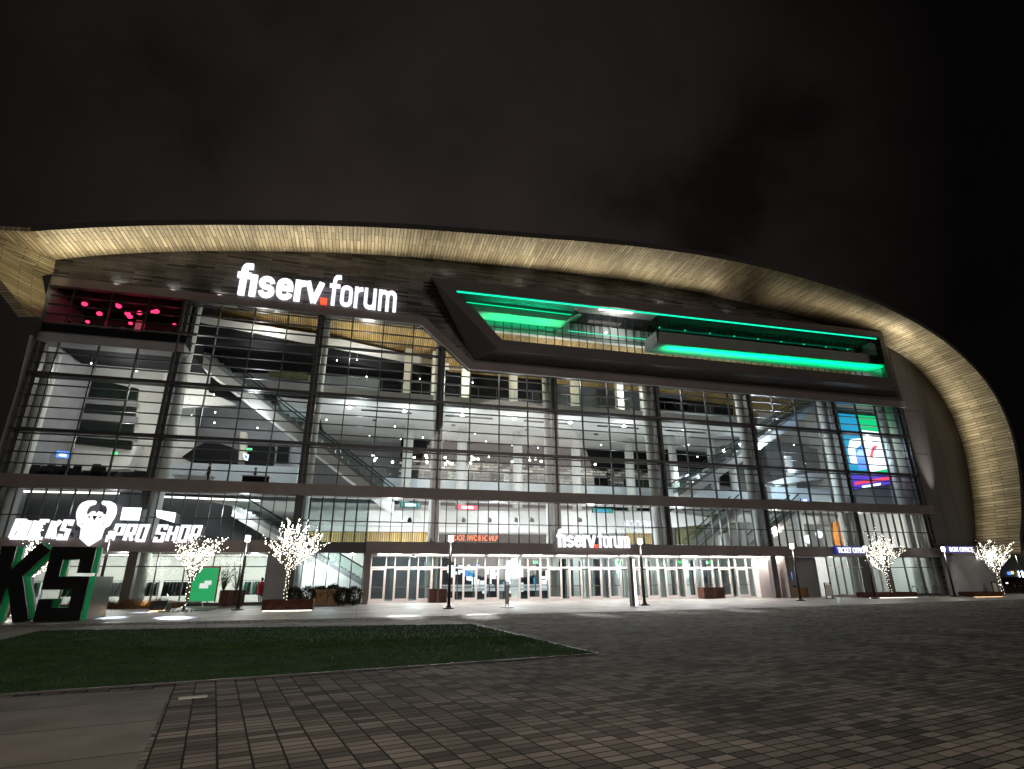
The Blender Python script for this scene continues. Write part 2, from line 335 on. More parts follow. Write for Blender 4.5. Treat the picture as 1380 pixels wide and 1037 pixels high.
sweep('roof_soffit', 'soffit_wood', sp, lambda p: (D+.3, D-p.z))
# roof shell outside the soffit, with a thick front edge
def shell():
    b = MB(); n = len(sp); nor = []
    for i in range(n):
        t = (Vector((sp[min(i+1, n-1)].x, sp[min(i+1, n-1)].y))-Vector((sp[max(i-1, 0)].x, sp[max(i-1, 0)].y))).normalized(); nor.append(Vector((-t.y, t.x)))
    for i in range(n):
        p = sp[i]; q = Vector((p.x, p.y))+nor[i]*.55; r = Vector((p.x, p.y))+nor[i]*.02
        b.v += [(r.x, D-p.z, r.y), (q.x, D-p.z+.15, q.y), (q.x, D+55, q.y+(3 if p.y > 20 else 0))]
    for i in range(n-1):
        for j in range(2): b.face((i*3+j, i*3+j+1, i*3+j+4, i*3+j+3))
    return b
shell().build('roof', 'dark_metal', ARE, smooth=False)
# upper wall in metal shingles
hole = [(5.9, 23.95), (48.4, 24.05), (48.4, 19.9), (9.6, 19.6)]
outl = [(-21.9, 20.3), (3.05, 20.3), (6.95, 16.95), (X1+.02, 16.95), (X1+.02, .1), (53.8, .1)]+[(p.x, p.y) for p in reversed(sp)]
def wallfn(b):
    P = [Vector((x, D-.02, z)) for x, z in outl]; H = [Vector((x, D-.02, z)) for x, z in hole]
    b.v = [tuple(p) for p in P+H]
    for t in geometry.tessellate_polygon([P, H]): b.face(t)
    n = len(b.v); b.v += [(p.x, D+.45, p.z) for p in P+H]; k = len(P)
    for i in range(k): b.face((i, (i+1) % k, n+(i+1) % k, n+i))
    for i in range(4): b.face((k+i, k+(i+1) % 4, n+k+(i+1) % 4, n+k+i))
part('upper_wall', 'shingle', ARE, wallfn)
# smooth dark panel between the glass and the right foot of the roof band
def sidefn(b):
    P = [Vector((49.32, D-.06, 4.15)), Vector((53.75, D-.06, 4.15))]+[Vector((p.x-.05, D-.06, p.y)) for p in reversed(sp) if 4.2 < p.y < 22.9 and p.x > 49.7]+[Vector((49.32, D-.06, 22.6))]
    b.prism(P, (0, .03, 0))
part('side_panel', 'side_metal', ARE, sidefn)
# smooth metal trim bands
def ribbonXZ(b, pts, w, y0, y1, closed=False):
    P = [Vector(p) for p in pts]; n = len(P); L = []
    for i in range(n):
        a = P[(i-1) % n] if (closed or i) else None; c = P[(i+1) % n] if (closed or i < n-1) else None
        d1 = (P[i]-a).normalized() if a is not None else (c-P[i]).normalized(); d2 = (c-P[i]).normalized() if c is not None else d1
        n1, n2 = Vector((-d1.y, d1.x)), Vector((-d2.y, d2.x)); m = (n1+n2)
        m = m.normalized() if m.length > 1e-6 else n1
        s = min(1/max(.35, m.dot(n1)), 2.2); L.append((P[i]+m*w/2*s, P[i]-m*w/2*s))
    k = len(b.v)
    for a, c in L: b.v += [(a.x, y0, a.y), (c.x, y0, c.y), (a.x, y1, a.y), (c.x, y1, c.y)]
    for i in range(n if closed else n-1):
        q, r = k+4*i, k+4*((i+1) % n)
        b.face((q, r, r+1, q+1)); b.face((q+2, q+3, r+3, r+2)); b.face((q, q+2, r+2, r)); b.face((q+1, r+1, r+3, q+3))
    if not closed:
        b.face((k, k+1, k+3, k+2)); e_ = k+4*(n-1); b.face((e_, e_+2, e_+3, e_+1))
part('cornice_trim', 'brown_metal', ARE, lambda b: ribbonXZ(b, [(-21.7, 20.62), (3.2, 20.62), (7.1, 17.22), (49.6, 17.22)], .62, D-.22, D-.03))
part('cornice_edge', 'silver', ARE, lambda b: ribbonXZ(b, [(-13, 20.26), (3.02, 20.26), (6.93, 16.88), (48, 16.88)], .07, D-.24, D-.1))
# projecting frame
fo = [(3.62, 23.55), (8.91, 18.05), (46.95, 18.2), (46.85, 23.84)]
bo = [(3.62, 24.6), (7.3, 17.75), (49.15, 17.9), (49.15, 25.0)]
fi = [(5.33, 22.81), (9.20, 18.95), (46.33, 19.1), (46.42, 23.25)]
bi = [(5.4, 23.9), (9.4, 19.55), (48.5, 19.85), (48.5, 24.1)]
M['frame_metal'] = None
plain('frame_metal', (.085, .070, .066), .5, .2, .12, .7)
def framefn(b):
    F = [(x, 37.9, z) for x, z in fo]; Bk = [(x, D-.05, z) for x, z in bo]; Fi = [(x, 37.9, z) for x, z in fi]; Bi = [(x, D+.2, z) for x, z in bi]
    b.v = F+Bk+Fi+Bi
    for i in range(4):
        j = (i+1) % 4
        b.face((i, j, 4+j, 4+i)); b.face((i, j, 8+j, 8+i)); b.face((8+i, 8+j, 12+j, 12+i))
part('balcony_frame', 'frame_metal', ARE, framefn)
part('frame_base_trim', 'dark_metal', ARE, lambda b: ribbonXZ(b, [(4.2, 23.0), (7.25, 17.62), (49.0, 17.72)], .22, D-.12, D-.045))
# left fin, raked
def finfn(b):
    f_ = [Vector((-24.4, 36.3, 22.05)), Vector((-22.94, 36.75, 19.16)), Vector((-20.85, 36.9, 16.8)), at(56, 427, 38.6), at(62, 402, D), at(57, 372, D), at(72, 369, D), Vector((-21.9, D, 22.3))]
    c = sum(f_, Vector())/8; n = len(f_); b.v = [tuple(p) for p in f_]+[tuple(p+Vector((-.6, .1, -.05))) for p in f_]
    for t in geometry.tessellate_polygon([[Vector((0, p.y*.3+p.x, p.z)) for p in f_]]): b.face(t); b.face([q+n for q in reversed(t)])
    for i in range(n): b.face((i, (i+1) % n, n+(i+1) % n, n+i))
fin = part('roof_fin', 'soffit_wood', ARE, finfn)
uvl = fin.data.uv_layers.new(name='UVMap')
for l in fin.data.loops:
    c = fin.data.vertices[l.vertex_index].co; uvl.data[l.index].uv = (c.z*1.6, (c.x+c.y)*.8)
def cornerfn(b):
    q = [Vector((-24.4, 36.3, 22.05)), Vector((sp[0].x, D-sp[0].z, sp[0].y)), Vector((-21.9, D, 22.3))]
    b.v = [tuple(p) for p in q]+[tuple(p+Vector((0, 0, .3))) for p in q]
    for f_ in ((0, 1, 2), (5, 4, 3), (0, 3, 4, 1), (1, 4, 5, 2), (2, 5, 3, 0)): b.face(f_)
cn = part('roof_corner', 'soffit_wood', ARE, cornerfn); uvl = cn.data.uv_layers.new(name='UVMap')
for l in cn.data.loops:
    c = cn.data.vertices[l.vertex_index].co; uvl.data[l.index].uv = (c.x, c.y)

# ---- curtain walls, bay by bay
heavy = [10.42, 14.1]
def zrows(z0, z1):
    r = []; zs = [7.6]+heavy+[17.8, 21.5]
    for a, c, k in ((7.6, 10.42, 4), (10.42, 14.1, 5), (14.1, 17.78, 5), (17.78, 20.7, 4)):
        r += [a+(c-a)*i/k for i in range(1, k)]+([c] if c not in heavy else [])
    return [z for z in r if z0+.1 < z < z1-.1]
def topz(x): return 20.28 if x < 3.05 else (16.95 if x > 6.95 else 20.28-(x-3.05)*(20.28-16.95)/3.9)
for i in range(8):
    a, c = max(colX[i], X0), min(colX[i+1], X1)
    b = MB(); x = colX[i]; ztop = max(topz(a), topz(c))
    lo = 7.6; hi = ztop if i else 16.3
    for j in range(4):
        xx = colX[i]+2.286*j
        if xx < X0+.05: continue
        if xx > X1-.2: continue
        b.box(xx-.035, xx+.035, D-.06, D+.14, lo, min(topz(xx), hi))
        if not i: b.box(xx-.03, xx+.03, D-.06, D+.14, 17.7, 20.2)
    for z in zrows(7.6, hi):
        xe = c if z < 16.95 else min(c, 3.05+(20.28-z)/(20.28-16.95)*3.9)
        if xe > a+.2: b.box(a, xe, D-.075, D+.10, z-.028, z+.028)
    for z in heavy: b.box(a, c, D-.11, D+.25, z-.10, z+.10); b.box(a, c, D-.07, D+.2, z-.26, z-.20)
    if not i:
        for z in (18.3, 19.0, 19.65): b.box(a, c, D-.075, D+.1, z-.025, z+.025)
    if 0 < i < 3: b.box(a, min(c, 5.4), D-.09, D+.2, 17.72, 17.84)
    cw = b.build('curtain_wall', 'mullion', ARE)
    g = MB(); zt = min(hi, 20.28)
    if i == 3: pts = [(a, 7.6), (c, 7.6), (c, 16.95), (6.95, 16.95), (4.83, topz(4.83))]
    elif i == 2: pts = [(a, 7.6), (c, 7.6), (c, topz(c)), (3.05, 20.28), (a, 20.28)]
    elif i == 0: pts = [(a, 7.6), (c, 7.6), (c, 20.28), (a, 20.28)]
    else: pts = [(a, 7.6), (c, 7.6), (c, zt), (a, zt)]
    g.v = [(x, D+.02, z) for x, z in pts]; g.face(range(len(pts))); g.build('glass', 'glass', cw)
    # lower band of glazing, mullions 0.76 m apart
    b = MB()
    for j in range(12):
        xx = colX[i]+.762*j
        if X0 < xx < X1-.1: b.box(xx-.022, xx+.022, D-.05, D+.12, 3.9, 6.85)
    b.box(a, c, D-.065, D+.1, 5.21, 5.27)
    lw = b.build('ribbon_window', 'mullion', ARE)
    g = MB(); g.v = [(a, D+.02, 3.9), (c, D+.02, 3.9), (c, D+.02, 6.85), (a, D+.02, 6.85)]; g.face(range(4)); g.build('glass', 'glass', lw)
for i, x in enumerate(colX):
    if i == 0: x = X0+.2
    if i == 8: x = X1-.15
    b = MB(); w = .26
    b.box(x-w, x+w, D+.16, D+.6, 3.95 if i in (3, 4, 5) else 0, min(topz(x), 16.3 if i == 0 else 99)-.02); b.box(x-.05, x+.05, D-.1, D+.15, 7.62, min(topz(x), 16.3 if i == 0 else 99)-.03)
    b.build('facade_column', 'dark_metal', ARE)
    part('round_column', 'column_white', ARE, lambda q: q.tube([(x+(.15 if i < 8 else -.6), 41.8 if i in (3, 4, 5) else 41.35, 0), (x+(.15 if i < 8 else -.6), 41.8 if i in (3, 4, 5) else 41.35, min(topz(x)+1.6, 21.2) if i else 16)], [.42, .42], 16), True)
part('floor_band', 'brown_metal', ARE, lambda b: b.box(X0-.1, X1+.5, D-.28, D+.5, 6.87, 7.62))
part('canopy_band', 'brown_metal', ARE, lambda b: (b.box(X0, -4.6, D-.30, D+1.45, 3.17, 3.93), b.box(.3, X1+5.4, D-.302, D+1.45, 3.17, 3.93)))
part('left_corner_post', 'silver', ARE, lambda b: b.box(X0-.1, X0+.02, D-.1, D+.1, 7.65, 16.3))
part('spandrel', 'grey_wall', ARE, lambda b: b.box(X0, -13.0, D-.03, D+1.0, 16.32, 16.95))
part('terrace_slab', 'black_wall', ARE, lambda b: b.box(X0, -13.0, D+.05, D+6, 16.97, 17.62))
part('terrace_rail', 'silver', ARE, lambda b: (b.box(X0, -13, D-.06, D+.04, 17.64, 17.72), b.box(X0, -12.9, D-.06, D+.04, 16.93, 16.99)))
# portal: return walls, soffit, lintel
part('entrance_jamb', 'brown_metal', ARE, lambda b: (b.box(.25, .62, D-.31, D+1.7, .01, 3.16),))
part('entrance_jamb', 'brown_metal', ARE, lambda b: (b.box(32.95, 33.35, D-.31, D+1.7, .01, 3.16),))
part('entrance_return_wall', 'door_frame', ARE, lambda b: b.box(31.3, 32.94, D+1.0, D+1.7, .01, 3.16))
part('entrance_pier', 'grey_wall', ARE, lambda b: b.box(-5.75, -4.5, D-.05, D+1.2, .01, 3.16))
# ---------------- interior shell
YB = 58
part('ground_floor', 'floor_terrazzo', ARE, lambda b: b.box(X0, X1+4.5, D+1.0, YB, -.2, .02))
part('back_wall', 'grey_wall', ARE, lambda b: b.box(X0-1, X1+.6, YB, YB+.3, 0, 24))
part('side_wall', 'grey_wall', ARE, lambda b: b.box(X0-.6, X0-.25, D+.6, YB, 0, 22))
part('side_wall', 'white_wall', ARE, lambda b: b.box(X1+.2, X1+.5, D+.6, YB, 0, 24))
def ceilfn(b):
    n = len(b.v); b.v += [(-13, 42.2, 22.6), (X1, 42.2, 22.9), (X1, 54, 18.9), (-13, 54, 18.9)]; b.face((0, 1, 2, 3))
    b.v += [(-13, 42.2, 23.0), (X1, 42.2, 23.3), (X1, 54, 19.3), (-13, 54, 19.3)]; b.face((7, 6, 5, 4)); b.face((0, 4, 5, 1))
part('wood_ceiling', 'wood_slats', ARE, ceilfn)
part('ceiling_edge', 'white_wall', ARE, lambda b: b.box(-13, X1, 41.75, 42.18, 21.5, 23.0))
part('lobby_roof', 'grey_wall', ARE, lambda b: b.box(X0-1, X1+.6, D+.5, YB, 24.4, 24.7))
# structural slabs
part('floor_slab', 'white_wall', ARE, lambda b: b.box(-4.5, 33, 43.6, YB, 15.0, 15.9))         # level 4
part('floor_slab', 'cool_wall', ARE, lambda b: b.box(1.5, 33, 51.2, YB, 9.0, 10.3))            # level 3
part('floor_slab', 'white_wall', ARE, lambda b: b.box(X0, X1, 47.5, YB, 6.6, 7.4))            # level 2
part('glass_rail', 'rail_glass', ARE, lambda b: b.box(-4.4, 33, 43.62, 43.66, 15.9, 17.0))
part('glass_rail', 'rail_glass', ARE, lambda b: b.box(1.6, 33, 51.25, 51.29, 10.3, 11.2))
part('club_wall', 'checker', ARE, lambda b: b.box(3, 32.5, 56, 56.2, 10.4, 12.9))
part('club_dark_opening', 'black_wall', ARE, lambda b: b.box(3, 32.5, 55.6, 56.21, 12.9, 15.0))  # black panel stands in for the dark openings under the ceiling
part('suite_wall', 'black_wall', ARE, lambda b: b.box(0.4, 17.5, 49.5, 49.8, 15.9, 20.45))  # darkness of the openings between the suite columns, put in as black
part('suite_wall', 'grey_wall', ARE, lambda b: b.box(-5, .4, 49.4, 49.8, 15.9, 20))
part('suite_wall', 'dim_wall', ARE, lambda b: b.box(17.5, 32.6, 50, 50.3, 15.9, 20.2))
part('suite_fascia', 'white_wall', ARE, lambda b: b.box(-13, 33, 49.0, 49.45, 20.42, 20.8))
for px in (548, 622, 695, 745, 772, 843, 882):
    p = at(px, 600, 50.6)
    part('lobby_column', 'column_white', ARE, lambda b: b.tube([(p.x, 50.4, 0), (p.x+random.uniform(-.25, .25), 50.4, 15)], [.48, .44], 14), True)
for px in (548, 586, 627, 692, 737, 775, 835, 868):
    p = at(px, 530, 46.5)
    part('suite_column', 'column_cream', ARE, lambda b: b.box(p.x-.33, p.x+.33, 46.3, 46.9, 15.9, 21))
def slabpx(name, mat, Y, pts, dy=.4, lab=None):
    o = part(name, mat, ARE, lambda b: b.prism(pxs(Y, pts), (0, dy, 0))); 
    return o
# diagonal slab under the wood ceiling, seen at upper left
def diag(b):
    p = [at(262, 432, 42), at(262, 455, 42), at(425, 482, 45), at(605, 512, 48), at(605, 497, 48), at(425, 463, 45)]
    q = [v+Vector((-1, 9, 0)) for v in p]; b.v = [tuple(v) for v in p+q]
    b.face((0, 1, 2, 5)); b.face((5, 2, 3, 4)); b.face((1, 7, 8, 2)); b.face((2, 8, 9, 3)); b.face((0, 5, 11, 6)); b.face((5, 4, 10, 11))
part('gallery_slab', 'black_wall', ARE, diag)
def diag2(b):
    p = [at(262, 425, 41.9), at(262, 433, 41.9), at(425, 465, 44.9), at(605, 499, 47.9), at(605, 490, 47.9), at(425, 450, 44.9)]
    b.v = [tuple(v) for v in p]+[tuple(v+Vector((0, .3, 0))) for v in p]
    b.face((0, 1, 2, 5)); b.face((5, 2, 3, 4)); b.face((1, 7, 8, 2)); b.face((2, 8, 9, 3)); b.face((0, 5, 11, 6)); b.face((5, 4, 10, 11))
part('gallery_fascia', 'white_wall', ARE, diag2)
# left bays: light wall with a big dark window
slabpx('lobby_wall', 'white_wall', 48.5, [(40, 452), (262, 480), (262, 640), (0, 620)], .3)
slabpx('inner_window', 'dark_window', 48.2, [(75, 500), (186, 524), (176, 606), (90, 597)], .25)
for y in (540, 562, 586): slabpx('window_rail', 'grey_wall', 48.1, [(72, y-8), (186, y), (185, y+9), (70, y)], .08)
slabpx('bulkhead', 'white_wall', 46.5, [(40, 582), (60, 600), (80, 618), (160, 620), (175, 612), (182, 598), (186, 600), (172, 632), (60, 636), (30, 630)], 1.2)
slabpx('raking_beam', 'white_wall', 46, [(52, 512), (60, 512), (84, 545), (80, 552)], .4)
slabpx('hanging_panel', 'dim_wall', 45, [(67, 484), (88, 500), (78, 540), (62, 508)], .3)
# bays two and three
slabpx('lobby_wall', 'grey_wall', 50.5, [(216, 530), (430, 552), (405, 652), (205, 640)], .3)
slabpx('gallery_wall', 'grey_wall', 49.5, [(285, 468), (430, 486), (425, 530), (330, 520)], .3)
slabpx('atrium_panel', 'white_wall', 47, [(222, 480), (262, 462), (284, 500), (280, 528), (318, 545), (222, 552)], .3)
slabpx('gallery_bar', 'black_wall', 48.7, [(322, 480), (360, 484), (360, 498), (322, 494)], .3)
slabpx('gallery_shelf', 'olive_wall', 48.7, [(362, 488), (415, 492), (415, 512), (362, 506)], .3)
slabpx('hall_column', 'column_cream', 48.8, [(324, 582), (332, 583), (330, 620), (322, 620)], .8)
slabpx('dark_bar', 'black_wall', 47.5, [(245, 616), (262, 604), (275, 597), (296, 598), (316, 604), (316, 622), (260, 622)], 1.5)
slabpx('doorway', 'black_wall', 50.2, [(331, 600), (370, 602), (368, 628), (330, 626)], .2)
slabpx('doorway', 'black_wall', 50.2, [(374, 600), (390, 601), (388, 625), (372, 624)], .2)
slabpx('balcony_fascia', 'cool_wall', 46.5, [(212, 622), (402, 630), (398, 662), (205, 655)], .5)
slabpx('atrium_ceiling', 'cool_wall', 46.5, [(372, 535), (425, 540), (420, 552), (380, 548)], 3)
# right bays
slabpx('club_slab', 'white_wall', 46, [(884, 561), (1003, 574), (1003, 590), (884, 580)], 8)
slabpx('club_upper_opening', 'black_wall', 50, [(884, 535), (988, 547), (988, 564), (884, 556)], .3)  # black sheet in place of the dark openings above the club slab
slabpx('club_fascia', 'grey_wall', 47, [(884, 552), (1003, 562), (1003, 572), (884, 564)], .3)
slabpx('atrium_wall', 'grey_wall', 53, [(890, 575), (1120, 600), (1140, 690), (900, 680)], .3)
slabpx('club_window', 'black_wall', 52.5, [(898, 606), (958, 614), (958, 634), (898, 628)], .2)
slabpx('club_window', 'black_wall', 52.5, [(945, 635), (960, 635), (960, 654), (945, 654)], .2)
slabpx('club_window', 'black_wall', 52.5, [(972, 632), (992, 634), (994, 656), (972, 654)], .2)
slabpx('stair_wall', 'white_wall', 52, [(1022, 545), (1060, 548), (1112, 556), (1112, 600), (1035, 596), (1022, 580)], .3)
slabpx('club_wing', 'grey_wall', 51, [(1030, 596), (1120, 608), (1130, 650), (1040, 645)], .3)
slabpx('lobby_fascia', 'cool_wall', 46, [(890, 656), (1030, 664), (1030, 682), (893, 680)], .5)
slabpx('bar_fascia', 'cool_wall', 45, [(1038, 656), (1124, 660), (1128, 676), (1040, 672)], .5)
slabpx('bar_canopy', 'white_paint', 44.5, [(1040, 650), (1062, 643), (1100, 636), (1112, 638), (1112, 645), (1070, 650), (1046, 656)], 1.2)
slabpx('screen_wall', 'cool_wall', 43.0, [(1118, 548), (1216, 556), (1240, 686), (1146, 682)], .3)
for px, yy, YY in ((905, 600, 47.5), (958, 610, 47.5), (986, 625, 49), (1063, 625, 46)):
    p = at(px, yy, YY)
    part('lobby_column', 'column_white', ARE, lambda b: b.tube([(p.x, YY, 0), (p.x, YY, 14.8 if px < 1000 else 13)], [.38, .38], 14), True)
# lower level interior (seen through the ribbon window and the doors)
slabpx('mezzanine_fascia', 'white_wall', 46, [(415, 688), (900, 690), (960, 698), (960, 706), (900, 712), (415, 708)], .5)
slabpx('mezzanine_soffit', 'white_wall', 46.6, [(415, 708), (905, 711), (905, 719), (415, 716)], 3)
slabpx('wood_fascia', 'wood_slats', 46.8, [(418, 717), (590, 718), (590, 731), (416, 731)], .3)
slabpx('wood_fascia', 'wood_slats', 46.8, [(845, 716), (892, 718), (892, 734), (845, 732)], .3)
slabpx('dining_opening', 'black_wall', 49, [(592, 715), (748, 717), (748, 735), (592, 734)], .3)
slabpx('shop_wall', 'dim_wall', 44, [(5, 668), (30, 662), (240, 668), (300, 680), (352, 690), (352, 728), (0, 735)], .3)
slabpx('cove_light', 'cove_strip', 43.5, [(12, 661), (160, 664), (160, 666), (12, 663)], .15)
slabpx('cove_light', 'cove_strip', 43.5, [(205, 668), (350, 674), (350, 676), (205, 670)], .15)
slabpx('olive_wall', 'olive_wall', 47, [(912, 702), (960, 694), (985, 690), (985, 716), (930, 734), (912, 734)], .3)
slabpx('hall_wall', 'white_wall', 50, [(905, 688), (1240, 696), (1250, 740), (905, 736)], .3)
slabpx('orange_panel', 'orange_wall', 46, [(1122, 704), (1136, 704), (1138, 735), (1124, 735)], .2)
slabpx('mural', 'olive_wall', 46, [(1195, 703), (1225, 704), (1240, 735), (1205, 735)], .2)
slabpx('lobby_inner_wall', 'white_wall', 48, [(700, 745), (1060, 745), (1060, 812), (700, 815)], .3)
slabpx('lobby_inner_wall', 'white_wall', 47, [(392, 745), (490, 745), (490, 818), (392, 818)], .3)
slabpx('lobby_inner_wall', 'dim_wall', 48.3, [(490, 745), (720, 745), (720, 815), (490, 818)], .3)
for k in range(20):
    x = 11+k*1.05
    part('vestibule_post', ('dim_wall', 'white_wall', 'black_wall')[k % 3], ARE, lambda b: b.box(x, x+random.choice((.12, .3, .55)), 46.2, 46.5, .02, 3.1))

# ---- escalators
def escalator(label, a, b_, Y0, wid, side=1, under=1.0):
    r = empty('escalator', (a.x, Y0, a.z), label, 'escalator', 'escalators in the lobby')
    a2 = Vector((a.x, Y0, a.z)); c2 = Vector((b_.x, Y0, b_.z)); yv = Vector((0, wid, 0)); up = Vector((0, 0, 1))
    part('truss', 'white_wall', r, lambda q: q.prism([a2, c2, c2-up*under, a2-up*under], yv))
    part('skirt_band', 'grey_wall', r, lambda q: q.prism([a2-up*.02-Vector((0, .05, 0)), c2-up*.02-Vector((0, .05, 0)), c2-up*.33-Vector((0, .05, 0)), a2-up*.33-Vector((0, .05, 0))], (0, .04, 0)))
    for y in (0, wid-.06):
        o = Vector((0, y, 0)); part('balustrade', 'rail_glass', r, lambda q: q.prism([a2+o, c2+o, c2+o+up*.85, a2+o+up*.85], (0, .05, 0)))
        part('handrail', 'black_paint', r, lambda q: q.bar(a2+o+up*.9, c2+o+up*.9, .09, .08))
    st = MB(); n = 30
    for i in range(n):
        t = (i+.5)/n; p = a2.lerp(c2, t); dx = (c2.x-a2.x)/n; st.box(p.x-abs(dx)/2, p.x+abs(dx)/2, Y0+.1, Y0+wid-.1, p.z-.1, p.z+.12)
    st.build('steps', 'silver', r); return r
escalator('long escalator rising left through the second and third bays above the brown floor band', at(272, 478, 46), at(530, 676, 46), 44.2, 1.6, under=1.15)
escalator('escalator rising left from the lobby floor behind the lit tree beside the entrance', at(318, 682, 43.5), at(490, 784, 43.5), 42.6, 1.5, under=.8)
escalator('long escalator rising right behind the sixth bay toward the big screen', at(1092, 538, 47), at(900, 668, 47), 45.2, 1.5, under=1.1)
escalator('short escalator rising right above the right end of the entrance doors', at(990, 682, 44), at(925, 744, 44), 43.2, 1.3, under=.7)
escalator('short escalator below the big screen, between the sixth and seventh columns', at(1070, 680, 44.5), at(1012, 735, 44.5), 43.6, 1.3, under=.7)

# ---- recessed balconies in the frame
def recess(b):
    b.box(5.0, 48.6, 42.3, 42.5, 19.3, 24.4)
for j in range(57):
    pass
b = MB()
for j in range(56):
    x = 5.6+.762*j
    if x < 48.4: b.box(x-.02, x+.02, 41.5, 41.62, 19.0, 24.3)
for z in (20.4, 21.7, 23.0): b.box(5.5, 48.5, 41.48, 41.6, z-.02, z+.02)
rw = b.build('recess_window', 'mullion', ARE); g = MB(); g.v = [(5.5, 41.55, 19), (48.5, 41.55, 19), (48.5, 41.55, 24.3), (5.5, 41.55, 24.3)]; g.face(range(4)); g.build('glass', 'glass', rw)
part('recess_floor', 'dark_metal', ARE, lambda b: b.box(9.0, 48.5, D+.21, 41.7, 19.2, 19.5))
part('recess_ceiling', 'dark_metal', ARE, lambda b: b.box(5.2, 48.6, D-.9, 41.7, 24.12, 24.3))
part('light_ceiling', 'white_wall', ARE, lambda b: b.box(16.7, 24.2, D-.6, 41.45, 24.02, 24.1))
part('led_strip', 'cove_strip', ARE, lambda b: b.box(18.6, 21.8, 40.0, 40.5, 23.96, 24.01))
light('recess_light', 'POINT', (20.3, 40.2, 23.0), 110, (1, .98, .95), .1)
part('recess_end_wall', 'white_wall', ARE, lambda b: b.box(48.45, 48.7, D+.21, 41.7, 19.4, 24.1))
part('led_strip', 'led_cyan', ARE, lambda b: b.prism([(5.55, 38.02, 22.78), (46.2, 38.02, 23.2), (46.2, 38.02, 23.10), (5.6, 38.02, 22.67)], (0, .1, 0)))
part('led_strip', 'led_cyan', ARE, lambda b: b.box(16.0, 23.9, 41.38, 41.42, 22.02, 22.07))
# left balcony: stepped soffits lit green
a1, a2 = at(613, 391, 38.3), at(768, 409, 38.3)
bl = part('balcony', 'grey_wall', ARE, lambda b: b.prism([(5.2, 38.3, a1.z+.5), (16.6, 38.3, a1.z+.5), (15.9, 38.3, a1.z), (5.2, 38.3, a1.z)], (0, 1.75, 0)))
c1, c2, c3, c4 = at(622, 405, 39.9), at(776, 425, 39.9), at(762, 434, 39.9), at(640, 419, 39.9)
lo = part('lower_soffit', 'green_lit_soffit', bl, lambda b: b.prism([(c1.x, 39.7, a1.z-.02), (c2.x+.5, 39.7, a1.z-.02), (c2.x, 39.7, c2.z), (c3.x, 39.7, c3.z), (c4.x-1, 39.7, c3.z)], (0, 1.5, 0)))
part('led_strip', 'led_green', bl, lambda b: b.prism([at(620, 406, 39.66), at(770, 424, 39.66), at(770, 425, 39.66), at(620, 407, 39.66)], (0, .03, 0)))
light('green_led', 'AREA', (10.5, 38.5, a1.z-1.0), 9, (0, 1, .42), 8, (0, .5, 1), .1)
# right balcony: brown fascia, bright underside
f1, f2, f3, f4 = at(889, 447, 39.2), at(1190, 480, 39.2), at(1190, 491, 39.2), at(886, 462, 39.2)
zt_, zb_ = (f1.z+f2.z)/2, (f3.z+f4.z)/2
br_ = part('balcony', 'brown_metal', ARE, lambda b: b.prism([(f1.x, 39.2, f1.z), (48.4, 39.2, f2.z), (48.4, 39.2, f3.z), (f4.x, 39.2, f4.z)], (0, .5, 0)))
part('balcony_underside', 'green_lit_soffit', br_, lambda b: b.prism([(f4.x, 39.22, f4.z-.03), (48.4, 39.22, f3.z-.03), (48.4, 39.22, f3.z), (f4.x, 39.22, f4.z)], (0, 2.2, 0)))
part('balcony_end', 'grey_wall', br_, lambda b: b.prism([(f4.x-.03, 39.2, f4.z), (f4.x-.03, 39.2, f1.z), (f4.x-.03, 41.4, f1.z), (f4.x-.03, 41.4, f4.z)], (.02, 0, 0)))
part('balcony_rail', 'rail_glass', br_, lambda b: b.prism([(f1.x, 39.4, f1.z), (48.3, 39.4, f2.z), (48.3, 39.4, f2.z+.7), (f1.x, 39.4, f1.z+.7)], (0, .03, 0)))
for k in range(9): part('balcony_lamp', 'led_green', br_, lambda b: b.box(24.5+k*2.6, 24.62+k*2.6, 40.6, 40.7, zt_+1.05, zt_+1.12))
G = (0.0, 1.0, .40)
for x0, x1, y, z, dr, p in ((24.5, 48.0, 39.70, 19.97, (0, .38, 1), 760), (8, 15, 40.2, 20.3, (0, .12, 1), 170), (25, 48, 41.0, 22.9, (0, .15, 1), 26)):
    light('green_led', 'AREA', ((x0+x1)/2, y, z), p, G, x1-x0, dr, .12, blend=96)

# ---- cove lights washing the roof soffit, one every few metres along the wall line
ss = catmull(SP, 4)
WARM = (1, .88, .66)
for i in range(1, len(ss)-5):
    p = ss[i]; q = ss[min(i+1, len(ss)-1)]; t = Vector((q.x-p.x, q.y-p.y)).normalized(); n = Vector((t.y, -t.x))   # inward normal
    pos = Vector((p.x+n.x*1.9, D-.45, p.y+n.y*1.9)); tgt = Vector((p.x, D-p.z*.62, p.y))
    fr_ = 33 < p.x < 49.4 and p.y > 20
    if fr_: pos = Vector((p.x, 37.3, min(p.y-.9, 24.0))); tgt = pos+Vector((0, -.1, 1))
    light('cove_spot', 'SPOT', pos, (150 if not fr_ else 50)*(1.2 if 5 < p.x < 40 else (.85 if p.x < 50 else .32 if p.y > 9 else .14))*random.uniform(.55, 1.35), WARM, .2, tgt-pos, spot=138, blend=1)
for x, y, z, pw in ((49.9, 37.0, 19.8, 110),): light('cove_spot', 'SPOT', (x, y, z), pw, WARM, .2, (-.28, .05, 1), spot=130, blend=1)
light('cove_spot', 'SPOT', (-19.6, 37.6, 20.0), 150, (1, .87, .5), .1, (-1, .1, .15), spot=120)
